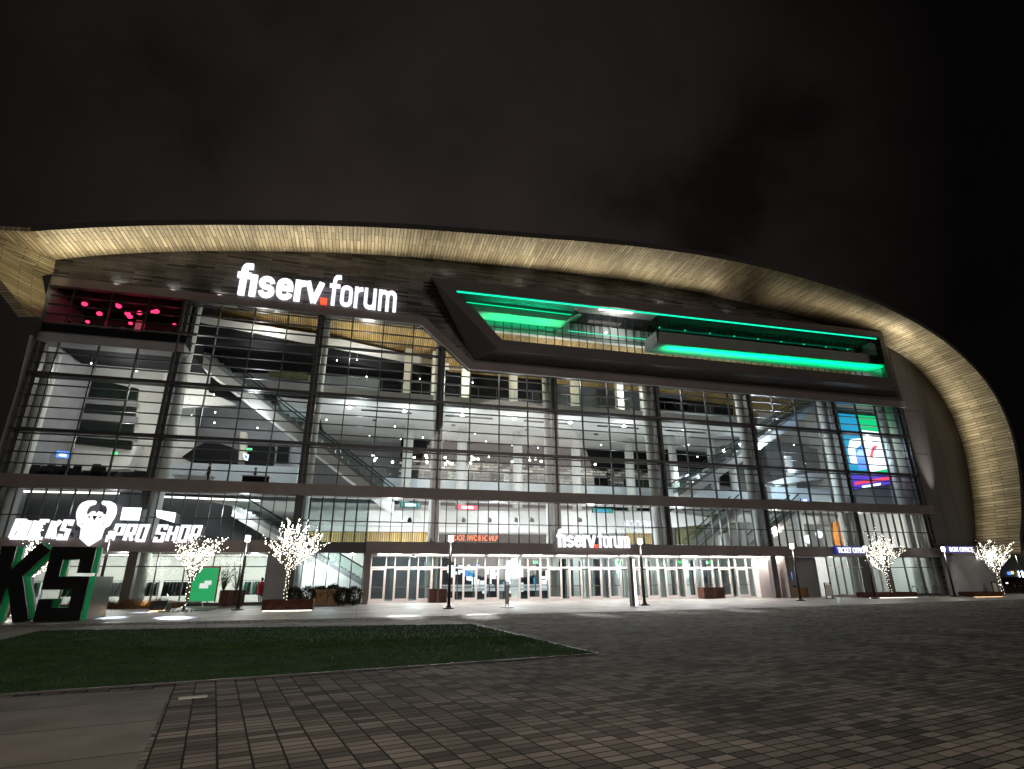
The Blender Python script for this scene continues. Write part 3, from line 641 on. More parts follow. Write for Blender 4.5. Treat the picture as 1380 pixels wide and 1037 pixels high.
# wall washers that graze the shingles above the glazing
for x in (-18, -14.5, -11.5):
    light('wall_washer', 'SPOT', (x, D-.5, 20.75), 40, (1, .95, .9), .05, (.25, .28, 1), spot=110)
for x in (5, 11, 17, 24, 31):
    light('wall_washer', 'SPOT', (x, D-.7, 24.6), 20, (1, .93, .85), .05, (.2, .35, 1), spot=120)
light('wall_washer', 'SPOT', (50.5, D-1.5, 4.6), 12000, (1, .93, .88), .05, (-.02, .17, 1), spot=17, blend=1)  # assumed uplight, added for the bright streak on the side panel
light('wall_washer', 'SPOT', (52.3, D-1.0, 3.2), 60, (1, .93, .88), .05, (0, .4, -1), spot=95)

# ---- interior lighting
CW, WW = (.93, .97, 1), (1, .95, .88)
k = 0
def pend(px, py, Y, pw=160, c=CW, label=None):
    p = at(px, py, Y); return p
for px in (470, 545, 623, 693, 768, 840):     # ring lights under level 4
    p = at(px, 560, 44.6); p = Vector((p.x, 44.6, 14.62))
    L_ = empty('ceiling_light', p, 'small round downlight under the white upper slab, %s' % {470: 'leftmost, beside the second dark column', 545: 'second from left in its row', 623: 'just right of the third dark column', 693: 'midway between the third and fourth dark columns', 768: 'just right of the fourth dark column', 840: 'rightmost, midway to the fifth dark column'}[px], 'ceiling light', 'downlights under the upper slab')
    part('diffuser', 'downlight', L_, lambda b: b.lathe(p, [(.05, .12), (.17, .06), (.17, -.04), (.05, -.08)], 12))
    part('bracket', 'dark_metal', L_, lambda b: b.box(p.x-.02, p.x+.02, p.y-.02, p.y+.02, p.z+.12, 15.0))
    light('lamp_glow', 'POINT', p-Vector((0, .0, .22)), 85, CW, .12, parent=L_)
for x, y, z, p, c in [(-18, 44, 15.6, 240, WW), (-9, 44, 13.2, 240, CW), (-17, 44, 10.5, 90, WW), (-8.5, 47, 9.8, 160, CW), (-1, 46, 11.6, 190, CW), (6, 46.5, 10.6, 130, CW), (14, 46.5, 10.6, 130, CW), (22, 46.5, 10.6, 130, CW), (29, 46.0, 10.8, 160, CW), (37, 45, 13.5, 250, CW), (46.5, 41.6, 13, 90, (.7, .88, 1)), (38, 42.6, 9.5, 210, (.7, .88, 1)), (37, 42.5, 14.5, 200, (.8, .9, 1)), (6, 53.6, 11.6, 42, WW), (14, 53.6, 11.6, 42, WW), (22, 53.6, 11.6, 42, WW), (29, 53.6, 11.6, 42, WW), (-8, 42.8, 19.9, 90, WW), (-14, 45, 15, 120, WW),
                      (-9, 42.6, 18.4, 100, WW), (-1, 44, 18.6, 300, WW), (7, 44.5, 18.2, 330, WW), (15, 44.5, 18.6, 330, WW), (23, 44.5, 18.4, 300, CW), (31, 44, 17.6, 240, CW),
                      (2, 43, 5.7, 210, CW), (10, 43, 5.7, 230, CW), (18, 43, 5.7, 230, CW), (26, 43, 5.7, 230, CW), (36, 43.5, 5.7, 260, WW), (45, 43.5, 5.6, 260, WW), (-8, 41.6, 5.9, 90, CW), (-16, 41.9, 5.9, 40, CW),
                      (4, 44.5, 2.7, 240, CW), (12, 44.5, 2.7, 260, CW), (20, 44.5, 2.7, 260, CW), (28, 44.5, 2.7, 260, CW), (-19, 42.5, 2.7, 150, WW), (-15, 42.8, 2.7, 170, WW), (-11, 42.5, 2.7, 190, WW), (-7, 42.3, 2.7, 190, WW), (-2, 41.3, 2.4, 110, CW), (-3, 45, 2.6, 180, CW), (41, 43, 2.6, 120, CW), (47, 43, 2.6, 50, CW)]:
    light('lobby_fill', 'POINT', (x, y, z), p*(2.5 if z < 3 else 1.58), c, .18)  # fill points without fixtures, several added to brighten dark lobby areas
# entrance canopy downlights
for i in range(13):
    x = 1.9+2.55*i
    light('canopy_light', 'AREA', (x, D+.55, 3.14), 235, (1, .95, .90), 1.5, (0, -.25, -1), .35)
def strip(x): return lambda b: b.box(x, x+2.3, D+.95, D+1.25, 3.10, 3.16)
for i in range(12): part('canopy_lamp', 'cove_strip', ARE, strip(1.1+2.6*i))

# ---- entrance doors: doors and sidelights in turn
def doorset(x, w, h, Y, tall, framem='door_frame', glassm='door_glass', label=None):
    f = .07; yy = Y
    dr = part('door', framem, ARE, lambda b: (b.box(x, x+f, yy, yy+.12, .03, h), b.box(x+w-f, x+w, yy, yy+.12, .03, h), b.box(x+f, x+w-f, yy, yy+.12, h-.10, h), b.box(x+f, x+w-f, yy, yy+.12, .03, .28)))
    part('glass', glassm, dr, lambda b: b.box(x+f, x+w-f, yy+.05, yy+.06, .28, h-.10))
    part('handle', 'dark_metal', dr, lambda b: (b.box(x+f+.02, x+w-f-.02, yy-.05, yy-.01, 1.0, 1.05),))
    return dr
n = 19; x = .7; mod = (31.2-.7)/n
fr = MB()
for i in range(n):
    xx = x+i*mod; doorset(xx+.06, .93, 2.24, D+1.42, 3.1)
    fr.box(xx, xx+.055, D+1.40, D+1.56, .02, 3.16); fr.box(xx+1.0, xx+1.055, D+1.40, D+1.56, .02, 3.16)
fr.box(x, 31.25, D+1.38, D+1.57, 2.26, 2.36); fr.box(x, 31.25, D+1.39, D+1.57, 3.02, 3.16)
for i in range(n): fr.box(x+i*mod+1.06, x+(i+1)*mod-.005, D+1.41, D+1.55, .02, .12)
fo_ = fr.build('entrance_frame', 'door_frame', ARE)
part('glass', 'door_glass', fo_, lambda b: b.box(x, 31.25, D+1.475, D+1.485, 2.36, 3.02))
part('glass', 'door_glass', fo_, lambda b: [b.box(x+i*mod+1.06, x+(i+1)*mod, D+1.475, D+1.485, .12, 2.26) for i in range(n)])
# second row of doors behind the first
fr = MB()
for i in range(24): fr.box(1+i*1.27, 1.07+i*1.27, 45, 45.1, .02, 2.9)
fr.box(1, 31, 44.98, 45.12, 2.2, 2.3); fr.build('vestibule_frame', 'dim_wall', ARE)
# shop windows at left, ticket hall at right
def shopfront(x0, x1, step, mat='mullion', z1=3.17, rail=True):
    b = MB(); n = round((x1-x0)/step)
    for i in range(n+1): xx = x0+(x1-x0)*i/n; b.box(xx-.03, xx+.03, D+.3, D+.44, .02, z1)
    if rail: b.box(x0, x1, D+.29, D+.43, 2.3, 2.36)
    b.box(x0, x1, D+.28, D+.45, .02, .22)
    o = b.build('shop_window', mat, ARE); part('glass', 'door_glass', o, lambda q: q.box(x0, x1, D+.36, D+.37, .2, z1)); return o
shopfront(-21.6, -5.8, 1.52); shopfront(-4.4, .2, .76, z1=6.8, rail=False); shopfront(37.6, 43.6, .76, 'door_frame'); shopfront(44.0, 49.0, 1.5)
part('storefront_wall', 'grey_wall', ARE, lambda b: b.box(33.4, 37.5, D+1.46, D+1.8, .02, 3.16))
part('storefront_wall', 'brown_metal', ARE, lambda b: b.box(43.65, 43.95, D+.2, D+.6, .02, 3.16))
part('spandrel', 'dim_wall', ARE, lambda b: b.box(-4.4, .2, D+.2, D+.6, 3.2, 3.9))
part('end_wall', 'grey_wall', ARE, lambda b: b.box(49.4, 54.4, D-1.0, D-.03, .02, 3.3))
part('end_band', 'brown_metal', ARE, lambda b: b.box(49.3, 55.0, D-1.3, D-.31, 3.31, 4.1))
part('shop_back_wall', 'white_wall', ARE, lambda b: b.box(-21.5, -5, 46.5, 46.7, .02, 3.1))
part('shop_ceiling', 'white_wall', ARE, lambda b: b.box(-21.5, -5, 41.3, 46.5, 3.1, 3.16))
part('hall_back_wall', 'white_wall', ARE, lambda b: b.box(33, 49.2, 46, 46.2, .02, 3.5))

# ================================================================ signs
def arc(cx, cy, rx, ry, a0, a1, n=6): return [(cx+rx*math.cos(math.radians(a0+(a1-a0)*i/n)), cy+ry*math.sin(math.radians(a0+(a1-a0)*i/n))) for i in range(n+1)]
def glyph(ch, w, s):
    h = s/2; l, r = h, w-h; t = 1-h; m = (l+r)/2; rx = (r-l)/2; ry = min(rx, .26)
    V = lambda x, y0, y1: [(x, y0), (x, y1)]
    if ch == 'f': return [V(l+.08, 0, 1.1)+arc(l+.08+rx*.9, 1.12, rx*.9, .26, 180, 80, 6)+[(w+.02, 1.385)], [(-.04, .93), (w, .93)]]
    if ch == 'i': return [V(l, 0, 1)]
    if ch == 's': return [arc(m, t-ry, rx, ry, 8, 180)+arc(m, .64, rx, .13, 180, 250, 3)+arc(m, .36, rx, .13, 70, 0, 3)+arc(m, h+ry, rx, ry, 0, -172)]
    if ch == 'e': return [[(l, .54), (r, .54)]+arc(m, t-ry, rx, ry, 0, 180)+arc(m, h+ry, rx, ry, 180, 352)]
    if ch == 'r': return [V(l, 0, 1), arc(w*.98, t-.22, w*.98-l, .22, 180, 92, 5)]
    if ch == 'v': return [[(l-.02, 1), (m, .02)], [(m, .02), (r+.02, 1)]]
    if ch == 'o': return [arc(m, t-ry, rx, ry, 0, 180)+arc(m, h+ry, rx, ry, 180, 360)+[(r, t-ry)]]
    if ch == 'u': return [[(l, 1)]+arc(m, h+ry, rx, ry, 180, 360)+[(r, .3)], V(r, 0, 1)]
    if ch == 'm':
        q = w/2; return [V(l, 0, 1), arc((l+q)/2, t-.2, (q-l)/2, .2, 170, 0)+[(q, 0)], arc((q+r)/2, t-.2, (r-q)/2, .2, 170, 0)+[(r, 0)]]
def word_sign(root, x0, z0, H, yf, mat, dep):
    # (letter, x, width, stroke) measured on the sign, unit = x-height
    L = [('f', .00, .50, .25), ('i', .50, .25, .25), ('s', .83, .64, .215), ('e', 1.54, .66, .215), ('r', 2.27, .43, .24), ('v', 2.68, .76, .22), ('.', 3.36, .26, .26), ('f', 3.71, .40, .15), ('o', 4.15, .51, .15), ('r', 4.74, .37, .15), ('u', 5.15, .53, .15), ('m', 5.77, .79, .15)]
    for ch, lx, w, s in L:
        b = MB()
        if ch == '.': b.box(x0+lx*H, x0+(lx+w)*H, yf-.01, yf+dep, z0, z0+w*H); b.build('dot', 'sign_red', root); continue
        for k, pl in enumerate(glyph(ch, w, s)):
            ribbonXZ(b, [(x0+(lx+px)*H, z0+pz*H) for px, pz in pl], s*H, yf-.006*k, yf+dep)
        b.build('letter', mat, root)
sg = empty('arena_sign', (-4.6, D-.4, 20.95), 'large glowing white fiserv.forum sign with red dot on the dark upper wall', 'sign')
word_sign(sg, -10.35, 21.05, 1.74, D-.42, 'sign_white', .25)
sg2 = empty('arena_sign', (16.4, D-.6, 3.7), 'small glowing white fiserv.forum sign with red dot above the entrance doors', 'sign')
word_sign(sg2, 13.62, 3.66, .865, D-.66, 'sign_white', .2)
for x in (-8, -3): light('sign_glow', 'AREA', (x, D-.25, 22), 5, (.6, .7, 1), 3, (0, 1, 0), 1.5)
# block letters
BL = {'B': [[(.0, .0), (.0, 1), (.78, 1), (.78, .56), (.0, .52)], [(.0, .0), (.82, 0), (.82, .5)]], 'U': [[(0, 1), (0, 0), (.8, 0), (.8, 1)]], 'C': [[(.84, 1), (0, 1), (0, 0), (.84, 0)]],
      'K': [[(0, 0), (0, 1)], [(.84, 1.02), (.16, .5)], [(.36, .66), (.84, -.02)]], 'S': [[(.8, .74), (.8, 1), (0, 1), (0, .52), (.8, .48), (.8, 0), (0, 0), (0, .26)]],
      'P': [[(0, 0), (0, 1), (.8, 1), (.8, .42), (0, .42)]], 'R': [[(0, 0), (0, 1), (.78, 1), (.78, .45), (0, .45)], [(.45, .42), (.82, 0)]], 'O': [[(0, 0), (0, 1), (.8, 1), (.8, 0), (0, 0)]], 'H': [[(0, 0), (0, 1)], [(.8, 0), (.8, 1)], [(0, .5), (.8, .5)]]}
def block_word(root, text, x0, x1, z0, H, yf, mat, gap=.18):
    n = sum(.55 if c == ' ' else 1 for c in text); cw = (x1-x0)/n; x = x0
    for ch in text:
        if ch == ' ': x += cw*.55; continue
        s = H*.155; w = cw*.83-s; b = MB()
        for k, pl in enumerate(BL[ch]):
            ribbonXZ(b, [(x+s/2+px*w/.8+(pz*H)*.10, z0+s/2+pz*(H-s)) for px, pz in pl], s, yf-.006*k, yf+.2)
        b.build('letter', mat, root); x += cw
sb = empty('shop_sign', (-15, D-.7, 3.7), 'glowing white BUCKS PRO SHOP sign with deer head emblem on the left shop band', 'sign')
block_word(sb, 'BUCKS', -19.75, -16.75, 3.78, 1.18, D-.62, 'sign_white'); block_word(sb, 'PRO SHOP', -14.6, -9.75, 3.72, 1.05, D-.62, 'sign_white')
half = [(0, 0), (.52, .16), (.56, .36), (.61, .40), (.80, .45), (.86, .53), (.96, .63), (1.0, .72), (.98, .81), (.93, .88), (.82, .94), (.57, .99), (.22, .995), (.16, .965), (.19, .915), (.44, .875), (.54, .80), (.54, .70), (.44, .685), (.33, .70), (.26, .745), (.12, .76), (0, .69)]
cx, z0, hw, hh = -15.62, 3.45, 1.02, 2.66
o_ = [(cx+x*hw, z0+z*hh) for x, z in half]+[(cx-x*hw, z0+z*hh) for x, z in reversed(half[1:-1])]
part('deer_emblem', 'sign_white', sb, lambda b: b.prism([(x, D-.72, z) for x, z in o_], (0, .22, 0)))
def marks(b):
    for s in (-1, 1):
        b.prism([(cx+s*.20, D-.735, z0+.62*hh), (cx+s*.36, D-.735, z0+.665*hh), (cx+s*.30, D-.735, z0+.60*hh)], (0, .01, 0))
        b.prism([(cx+s*.72, D-.735, z0+.50*hh), (cx+s*.50, D-.735, z0+.47*hh), (cx+s*.52, D-.735, z0+.455*hh)], (0, .01, 0))
    b.prism([(cx-.13, D-.735, z0+.655*hh), (cx+.13, D-.735, z0+.655*hh), (cx, D-.735, z0+.55*hh)], (0, .01, 0))
part('emblem_marks', 'black_paint', sb, marks)
part('small_panel', 'screen_white', sb, lambda b: b.box(-14.35, -13.35, D-.5, D-.4, 5.0, 5.75))
part('small_panel', 'screen_white', sb, lambda b: b.prism([(-12.5, D-.5, 5.65), (-11.4, D-.5, 5.5), (-11.4, D-.5, 4.9), (-12.4, D-.5, 5.2)], (0, .1, 0)))
part('comma_mark', 'sign_white', sb, lambda b: b.prism([(-14.85, D-.6, 4.1), (-14.55, D-.6, 4.15), (-14.6, D-.6, 3.75), (-14.85, D-.6, 3.7)], (0, .15, 0)))
def text_obj(name, body, size, mat, origin, parent=None, flip=False, sx=1.0, bold=0.012, ext=.03):
    cu = bpy.data.curves.new(name, 'FONT'); cu.body = body; cu.size = size; cu.extrude = ext; cu.offset = bold; cu.align_x = 'CENTER'; cu.resolution_u = 3
    o = bpy.data.objects.new(name, cu); COL.objects.link(o)
    me = bpy.data.meshes.new_from_object(o.evaluated_get(bpy.context.evaluated_depsgraph_get())); COL.objects.unlink(o); bpy.data.objects.remove(o)
    me.transform(Matrix.Translation(Vector(origin)) @ Matrix.Rotation(math.pi/2, 4, 'X') @ Matrix.Diagonal((-sx if flip else sx, 1, 1, 1)))
    if flip: me.flip_normals()
    me.materials.clear(); me.materials.append(M[mat]); r = bpy.data.objects.new(name, me); COL.objects.link(r)
    if parent: r.parent = parent; r.matrix_parent_inverse = Matrix.Translation(-parent.location)
    return r
def sign_box(name, label, x0, x1, z0, z1, y, bodym, body, txtm, sx=1):
    r = empty(name, ((x0+x1)/2, y, z0), label, 'sign'); part('cabinet', bodym, r, lambda b: b.box(x0, x1, y, y+.25, z0, z1))
    text_obj('lettering', body, (z1-z0)*.95, txtm, ((x0+x1)/2, y-.03, z0+(z1-z0)*.16), r, sx=sx); return r
sign_box('ticket_sign', 'blue lit TICKET OFFICE sign above glass doors at right', 37.85, 40.95, 3.36, 3.98, D-.6, 'ticket_blue', 'TICKET OFFICE', 'sign_white', .70)
sign_box('office_sign', 'blue lit sign with white lettering at the far right end of the building', 48.5, 51.3, 3.5, 4.05, D-1.62, 'ticket_blue', 'BOX OFFICE', 'sign_white', .9)
tag(text_obj('restaurant_sign', 'PUNCH BOWL SOCIAL', .58, 'sign_orange', (at(638, 729, 42.2).x, 42.2, at(638, 729, 42.2).z), flip=True, sx=.66, bold=.004), 'orange neon PUNCH BOWL SOCIAL lettering seen reversed from behind', 'sign')
tag(text_obj('bar_sign', 'THE MECCA', .86, 'sign_white', (at(872, 712, 42.2).x, 42.2, at(872, 712, 42.2).z), flip=True, sx=.83), 'white MECCA lettering seen reversed through the glass beside the entrance sign', 'sign')

# ---- big lobby screen: dancer-like white figure shapes left generic
def scr():
    Y = 42.4; r = empty('video_screen', at(1160, 655, Y), 'tall bright blue and green video screen behind the right bays', 'screen')
    q = lambda name, mat, pts, dy: part(name, mat, r, lambda b: b.prism(pxs(Y+dy, pts), (0, .03, 0)))
    part('cabinet', 'black_wall', r, lambda b: b.prism(pxs(Y, [(1124, 556), (1186, 561), (1203, 652), (1151, 660)]), (0, .3, 0)))
    q('picture', 'screen_cyan', [(1125, 557), (1156, 559.5), (1173, 638), (1146, 640)], -.04)
    q('picture', 'screen_green', [(1156, 559.5), (1186, 562), (1200, 637), (1173, 638)], -.04)
    q('picture', 'screen_violet', [(1146, 640.5), (1200, 637.5), (1203, 652), (1151, 660)], -.04)
    q('graphic', 'screen_white', [(1162, 580), (1187, 583), (1196, 632), (1172, 637), (1166, 606)], -.08)
    q('graphic', 'screen_white', [(1146, 592), (1160, 591), (1160, 600), (1152, 606), (1156, 626), (1147, 624), (1143, 606)], -.08)
    q('graphic', 'screen_blue', [(1157, 606), (1163, 600), (1170, 632), (1158, 634), (1153, 612)], -.10)
    q('graphic', 'screen_red', [(1176, 602), (1184, 600), (1177, 610), (1176, 618), (1172, 616)], -.12)
    q('caption', 'screen_red', [(1152, 650), (1202, 642), (1202, 646), (1152, 654)], -.08)
    q('caption', 'screen_white', [(1162, 655), (1187, 651), (1187, 654), (1162, 658)], -.08)
scr()
light('screen_light', 'AREA', at(1120, 590, 43)+Vector((-1, -.6, 0)), 60, (.15, .35, 1), 3, (-1, .5, .2))
# small screens
def small_screen(label, Y, pts, mats=('screen_blue', 'screen_white')):
    c = at(*pts[0], Y); r = empty('small_screen', c, label, 'screen')
    P = pxs(Y, pts); part('cabinet', 'black_wall', r, lambda b: b.prism(P, (0, .08, 0)))
    cc = sum(P, Vector())/len(P); 
    part('picture', mats[0], r, lambda b: b.prism([cc+(p-cc)*.93+Vector((0, -.02, 0)) for p in P], (0, .015, 0)))
    part('graphic', mats[1], r, lambda b: b.prism([cc+(p-cc)*.5+Vector((0, -.04, 0)) for p in P], (0, .015, 0)))
small_screen('small blue and white screen low in the leftmost upper bay', 45.5, [(76, 607), (95, 609), (94, 619), (74, 617)])
small_screen('tiny screen at the extreme left edge of the upper glazing', 44, [(2, 602), (10, 603), (9, 608), (1, 607)])
small_screen('tilted white screen beside the dark doorway in the second bay', 47, [(327, 610), (336, 613), (334, 622), (329, 620)], ('screen_white', 'screen_blue'))
small_screen('small bright blue screen beside the first dark column', 46.3, [(230, 597), (234, 599), (232, 616), (227, 616)])
small_screen('green and white screen under the floor band left of the entrance sign', 43.5, [(539, 676), (568, 678), (567, 685), (539, 684)], ('teal', 'screen_white'))
small_screen('red and white screen under the floor band above the orange lettering', 43.5, [(614, 680), (646, 682), (645, 688), (614, 687)], ('screen_red', 'screen_white'))
small_screen('teal screen under the floor band above the small arena sign', 43.5, [(798, 685), (826, 686), (826, 692), (798, 691)], ('teal', 'screen_cyan'))
small_screen('blue and white screen above the floor band below the video screen', 44, [(1079, 672), (1090, 672), (1090, 677), (1079, 677)])
small_screen('blue screen inside the doorway beside the ticket office', 41.1, [(1061, 771), (1067, 771), (1068, 783), (1062, 783)])
for k, (px, py, Y, w) in enumerate([(336, 606, 47, 'above the tilted white screen in the second bay'), (154, 611, 46, 'on the white bulkhead in the leftmost bay')]+[(x_, 758, 44.2, s_) for x_, s_ in ((722, 'left of centre behind the doors'), (834, 'behind the doors below the small arena sign'), (917, 'behind the doors right of the white pylon'), (956, 'behind the doors near the right end'))]):
    p = at(px, py, Y); r = empty('exit_sign', p, 'small green exit light '+w, 'exit sign', 'green exit lights'); part('face', 'exit_green', r, lambda b: b.box(p.x-.17, p.x+.17, Y-.02, Y+.04, p.z-.09, p.z+.09)); part('housing', 'white_paint', r, lambda b: b.box(p.x-.2, p.x+.2, Y+.05, Y+.12, p.z-.12, p.z+.12))

# ---- bright shop display seen through the doors
def disp():
    r = empty('display_wall', (9, 46.5, 0), 'bright blue and white display wall behind the left entrance doors', 'display')
    part('panel', 'cloth_dark', r, lambda b: b.box(6.2, 16.2, 46.6, 46.8, .02, 3.1))
    rnd = random.Random(3)
    for k in range(44):
        x = 6.4+rnd.random()*9; z = .35+rnd.random()*1.9
        part('graphic', rnd.choice(('screen_white', 'screen_white', 'screen_white', 'screen_white', 'screen_blue', 'cloth_dark', 'screen_cyan')), r, lambda b: b.box(x, x+rnd.uniform(.15, .7), 46.5-k*.003, 46.55, z, z+rnd.uniform(.2, .9)))
    part('table', 'cloth_white', r, lambda b: b.box(6.4, 15, 46.1, 46.4, .9, 1.1)); part('table', 'cloth_white', r, lambda b: b.box(6.4, 15, 46.15, 46.35, .6, .85))
disp()

# ---- red bar: globes and counter behind the upper left glazing
globes = [(111, 403), (114, 410), (159, 409), (160, 413), (134, 423), (172, 423), (175, 427), (188, 422), (207, 421), (211, 420), (176, 436), (118, 434), (235, 438)]
names = ['highest, at the left end', 'just below the highest one', 'large, left of centre', 'directly under the large one', 'low, between the two large ones', 'in the central cluster, upper', 'in the central cluster, lower', 'right of the central cluster', 'left of the right-hand pair', 'right of the right-hand pair', 'lowest, at the centre', 'lowest, at the left', 'small, at the far right']
for (px, py), w in zip(globes, names):
    p = at(px, py, 41.6); r = empty('pendant_lamp', p, 'red glowing globe in the upper left bar, '+w, 'pendant lamp', 'red globes in the upper bar')
    rr = .19 if py not in (438, 436, 434) else .14
    part('globe', 'red_globe', r, lambda b: b.ball(p, rr, 12, sz=.75), True); part('cord', 'black_paint', r, lambda b: b.box(p.x-.01, p.x+.01, p.y-.01, p.y+.01, p.z+rr*.7, 20.2))
for x in (-20, -17.5, -15): light('bar_light', 'POINT', (x, 41.7, 18.7), 12, (1, .03, .14), .2)
part('bar_ceiling', 'black_wall', ARE, lambda b: b.box(-21.5, -13.2, D+.2, 46, 20.3, 20.5)); part('bar_back_wall', 'dim_wall', ARE, lambda b: b.box(-21.6, -13.1, 44.4, 44.6, 17.6, 20.3)); part('bar_end_wall', 'black_wall', ARE, lambda b: b.box(-13.2, -13.05, D+.62, 46, 17.0, 20.3))
for k in range(7): part('red_glow_panel', 'white_wall', ARE, lambda b: b.box(-20.9+k*1.15, -20.75+k*1.15+.25*(k % 2), 42.6+.4*(k % 3), 42.7+.4*(k % 3), 17.63, 18.6+.35*(k % 4)))  # pale panels added to catch the red light in the bar
for k in range(8):
    x = -20.8+k*.95; c = at(0, 0, 40)
    o = part('bar_stool', 'cloth_dark', None, lambda b: (b.lathe((x, 40.9, 18.25), [(.18, 0), (.2, .05), (.18, .1)], 10), b.lathe((x, 40.9, 17.62), [(.16, 0), (.03, .04), (.03, .6)], 8)))
    tag(o, 'dark round bar stool in the red lit bar behind the upper left glass', 'bar stool', 'bar stools in the red lit bar')
# ---- pendant globes in front of the checkered club wall
rnd = random.Random(5)
for k in range(26):
    px = rnd.choice((505, 515, 522, 530, 560, 572, 603, 608, 632, 640, 648, 656, 690, 700, 715, 722, 733, 786, 806))+rnd.uniform(-4, 4); py = 612+rnd.uniform(0, 12)+(px-500)*.02; p = at(px, py, 54.5)
    o = part('pendant_lamp', ['lamp_white', 'black_paint'], None, lambda b: (b.ball(p, .13, 8), b.box(p.x-.01, p.x+.01, p.y-.01, p.y+.01, p.z+.1, 14.95, 1)))
    tag(o, 'tiny white pendant globe in front of the checkered wall', 'pendant lamp', 'pendant globes in the club')
# tiny recessed spots
spots = [(123, 490), (184, 500), (254, 542), (258, 560), (288, 532), (290, 556), (289, 570), (347, 577), (454, 486), (481, 485), (494, 508), (566, 511), (637, 516), (440, 566), (532, 575), (498, 588), (540, 592), (640, 585), (1037, 580), (1070, 600), (928, 600), (940, 616), (1058, 616), (1085, 625), (291, 450), (740, 606), (655, 595), (690, 600), (570, 590), (725, 604), (810, 600), (920, 580), (934, 590)]
for px, py in spots:
    p = at(px, py, 43.3); o = part('spotlight', ['downlight', 'silver'], None, lambda b: (b.lathe(p, [(.02, -.05), (.045, -.02), (.045, .02), (.02, .05)], 8, 0), b.box(p.x-.012, p.x+.012, p.y-.012, p.y+.012, p.z+.05, p.z+.5, 1)))
    tag(o, 'tiny white spotlight hanging inside the lobby glazing', 'spotlight', 'tiny spotlights in the lobby')

# ================================================================ people
def person(loc, rz, h, label, top, legs, bag=False, walk=.18):
    r = empty('person', loc, label, 'person'); s = h/1.75
    J = [(0, 0, .95), (0, 0, 1.15), (0, 0, 1.38), (0, 0, 1.50), (0, .0, 1.60), (0, .01, 1.70),
         (.10, 0, .90), (.11, walk, .50), (.11, walk*.6, .08), (.11, walk*.6+.16, .04), (-.10, 0, .90), (-.11, -walk*.4, .49), (-.11, -walk*1.3, .09), (-.11, -walk*1.3+.15, .04),
         (.19, 0, 1.40), (.24, -.05, 1.12), (.23, .10, .90), (.23, .16, .82), (-.19, 0, 1.40), (-.24, .02, 1.12), (-.23, .14, .92), (-.23, .20, .84)]
    E_ = [(0, 1), (1, 2), (2, 3), (3, 4), (4, 5), (0, 6), (6, 7), (7, 8), (8, 9), (0, 10), (10, 11), (11, 12), (12, 13), (2, 14), (14, 15), (15, 16), (16, 17), (2, 18), (18, 19), (19, 20), (20, 21)]
    Rr = [.13, .13, .15, .055, .095, .085, .09, .062, .042, .035, .09, .062, .042, .035, .062, .046, .032, .028, .062, .046, .032, .028]
    c, sn = math.cos(rz), math.sin(rz)
    def T(p): return (loc[0]+s*(p[0]*c-p[1]*sn), loc[1]+s*(p[0]*sn+p[1]*c), loc[2]+s*p[2])
    me = bpy.data.meshes.new('body'); me.from_pydata([T(p) for p in J], E_, []); o = bpy.data.objects.new('body', me); COL.objects.link(o)
    md = o.modifiers.new('skin', 'SKIN'); 
    for i, v in enumerate(me.skin_vertices[0].data): v.radius = (Rr[i]*s, Rr[i]*s*.8); v.use_root = (i == 0)
    o.modifiers.new('sub', 'SUBSURF').levels = 1
    m2 = bpy.data.meshes.new_from_object(o.evaluated_get(bpy.context.evaluated_depsgraph_get())); COL.objects.unlink(o); bpy.data.objects.remove(o)
    m2.materials.clear()
    for q in (top, legs, 'skin'): m2.materials.append(M[q])
    for f in m2.polygons:
        z = (f.center.z-loc[2])/s; f.material_index = 2 if z > 1.5 else (0 if z > .88 else 1); f.use_smooth = True
    m2.name = 'body'; b = bpy.data.objects.new('body', m2); COL.objects.link(b); b.parent = r; b.matrix_parent_inverse = Matrix.Translation(-r.location)
    part('hair', 'hair', r, lambda q: q.ball(T((0, -.015, 1.70)), .105*s, 10), True)
    if bag: part('coat', top, r, lambda q: q.lathe(T((0, 0, .62)), [(.24*s, 0), (.21*s, .35*s), (.20*s, .7*s), (.12*s, .88*s)], 12), True)
    return r
p = at(349.5, 812, 41.0); person((p.x, 41.0, .02), .5, 1.62, 'person in a red coat walking past the shop window left of the lit planter tree', 'cloth_red', 'cloth_dark', True)
p = at(281.5, 636, 42.6); person((p.x, 42.6, 7.63), 1.8, 1.7, 'person in dark clothes standing at the glass above the floor band in the second bay', 'cloth_dark', 'cloth_dark', walk=.05)
p = at(340, 655, 43.0); person((p.x, 43.4, 7.63), -1.5, 1.6, 'person in dark clothes behind the rail right of the other standing person', 'cloth_dark', 'cloth_dark', walk=.05)
for px, py, Y, z, h, w in ((455, 660, 52.0, 10.3, 1.7, 'in the third bay behind the upper rail'), (648, 655, 51.8, 10.3, 1.7, 'right of the third dark column on the club level'), (820, 655, 51.8, 10.3, 1.65, 'on the club level in the fifth bay')):
    p = at(px, py, Y); person((p.x, Y, z), random.uniform(0, 6), h, 'person in dark clothes standing '+w, 'cloth_dark', 'cloth_dark', walk=.06)
for x, w in ((10.2, 'left of centre'), (21.6, 'right of the middle')): person((x, 43.6, .02), random.uniform(0, 6), 1.72, 'person in dark clothes inside the entrance doors, '+w, 'cloth_dark', 'cloth_dark', walk=.12)
for k in range(5):
    x = -1+k*7.1; part('ceiling_rail', 'dark_metal', ARE, lambda b: b.box(x, x+4.2, 46.0, 46.12, 14.86, 14.98)); part('ceiling_rail', 'dark_metal', ARE, lambda b: b.box(x+1, x+1.35, 49, 49.3, 14.88, 14.98))
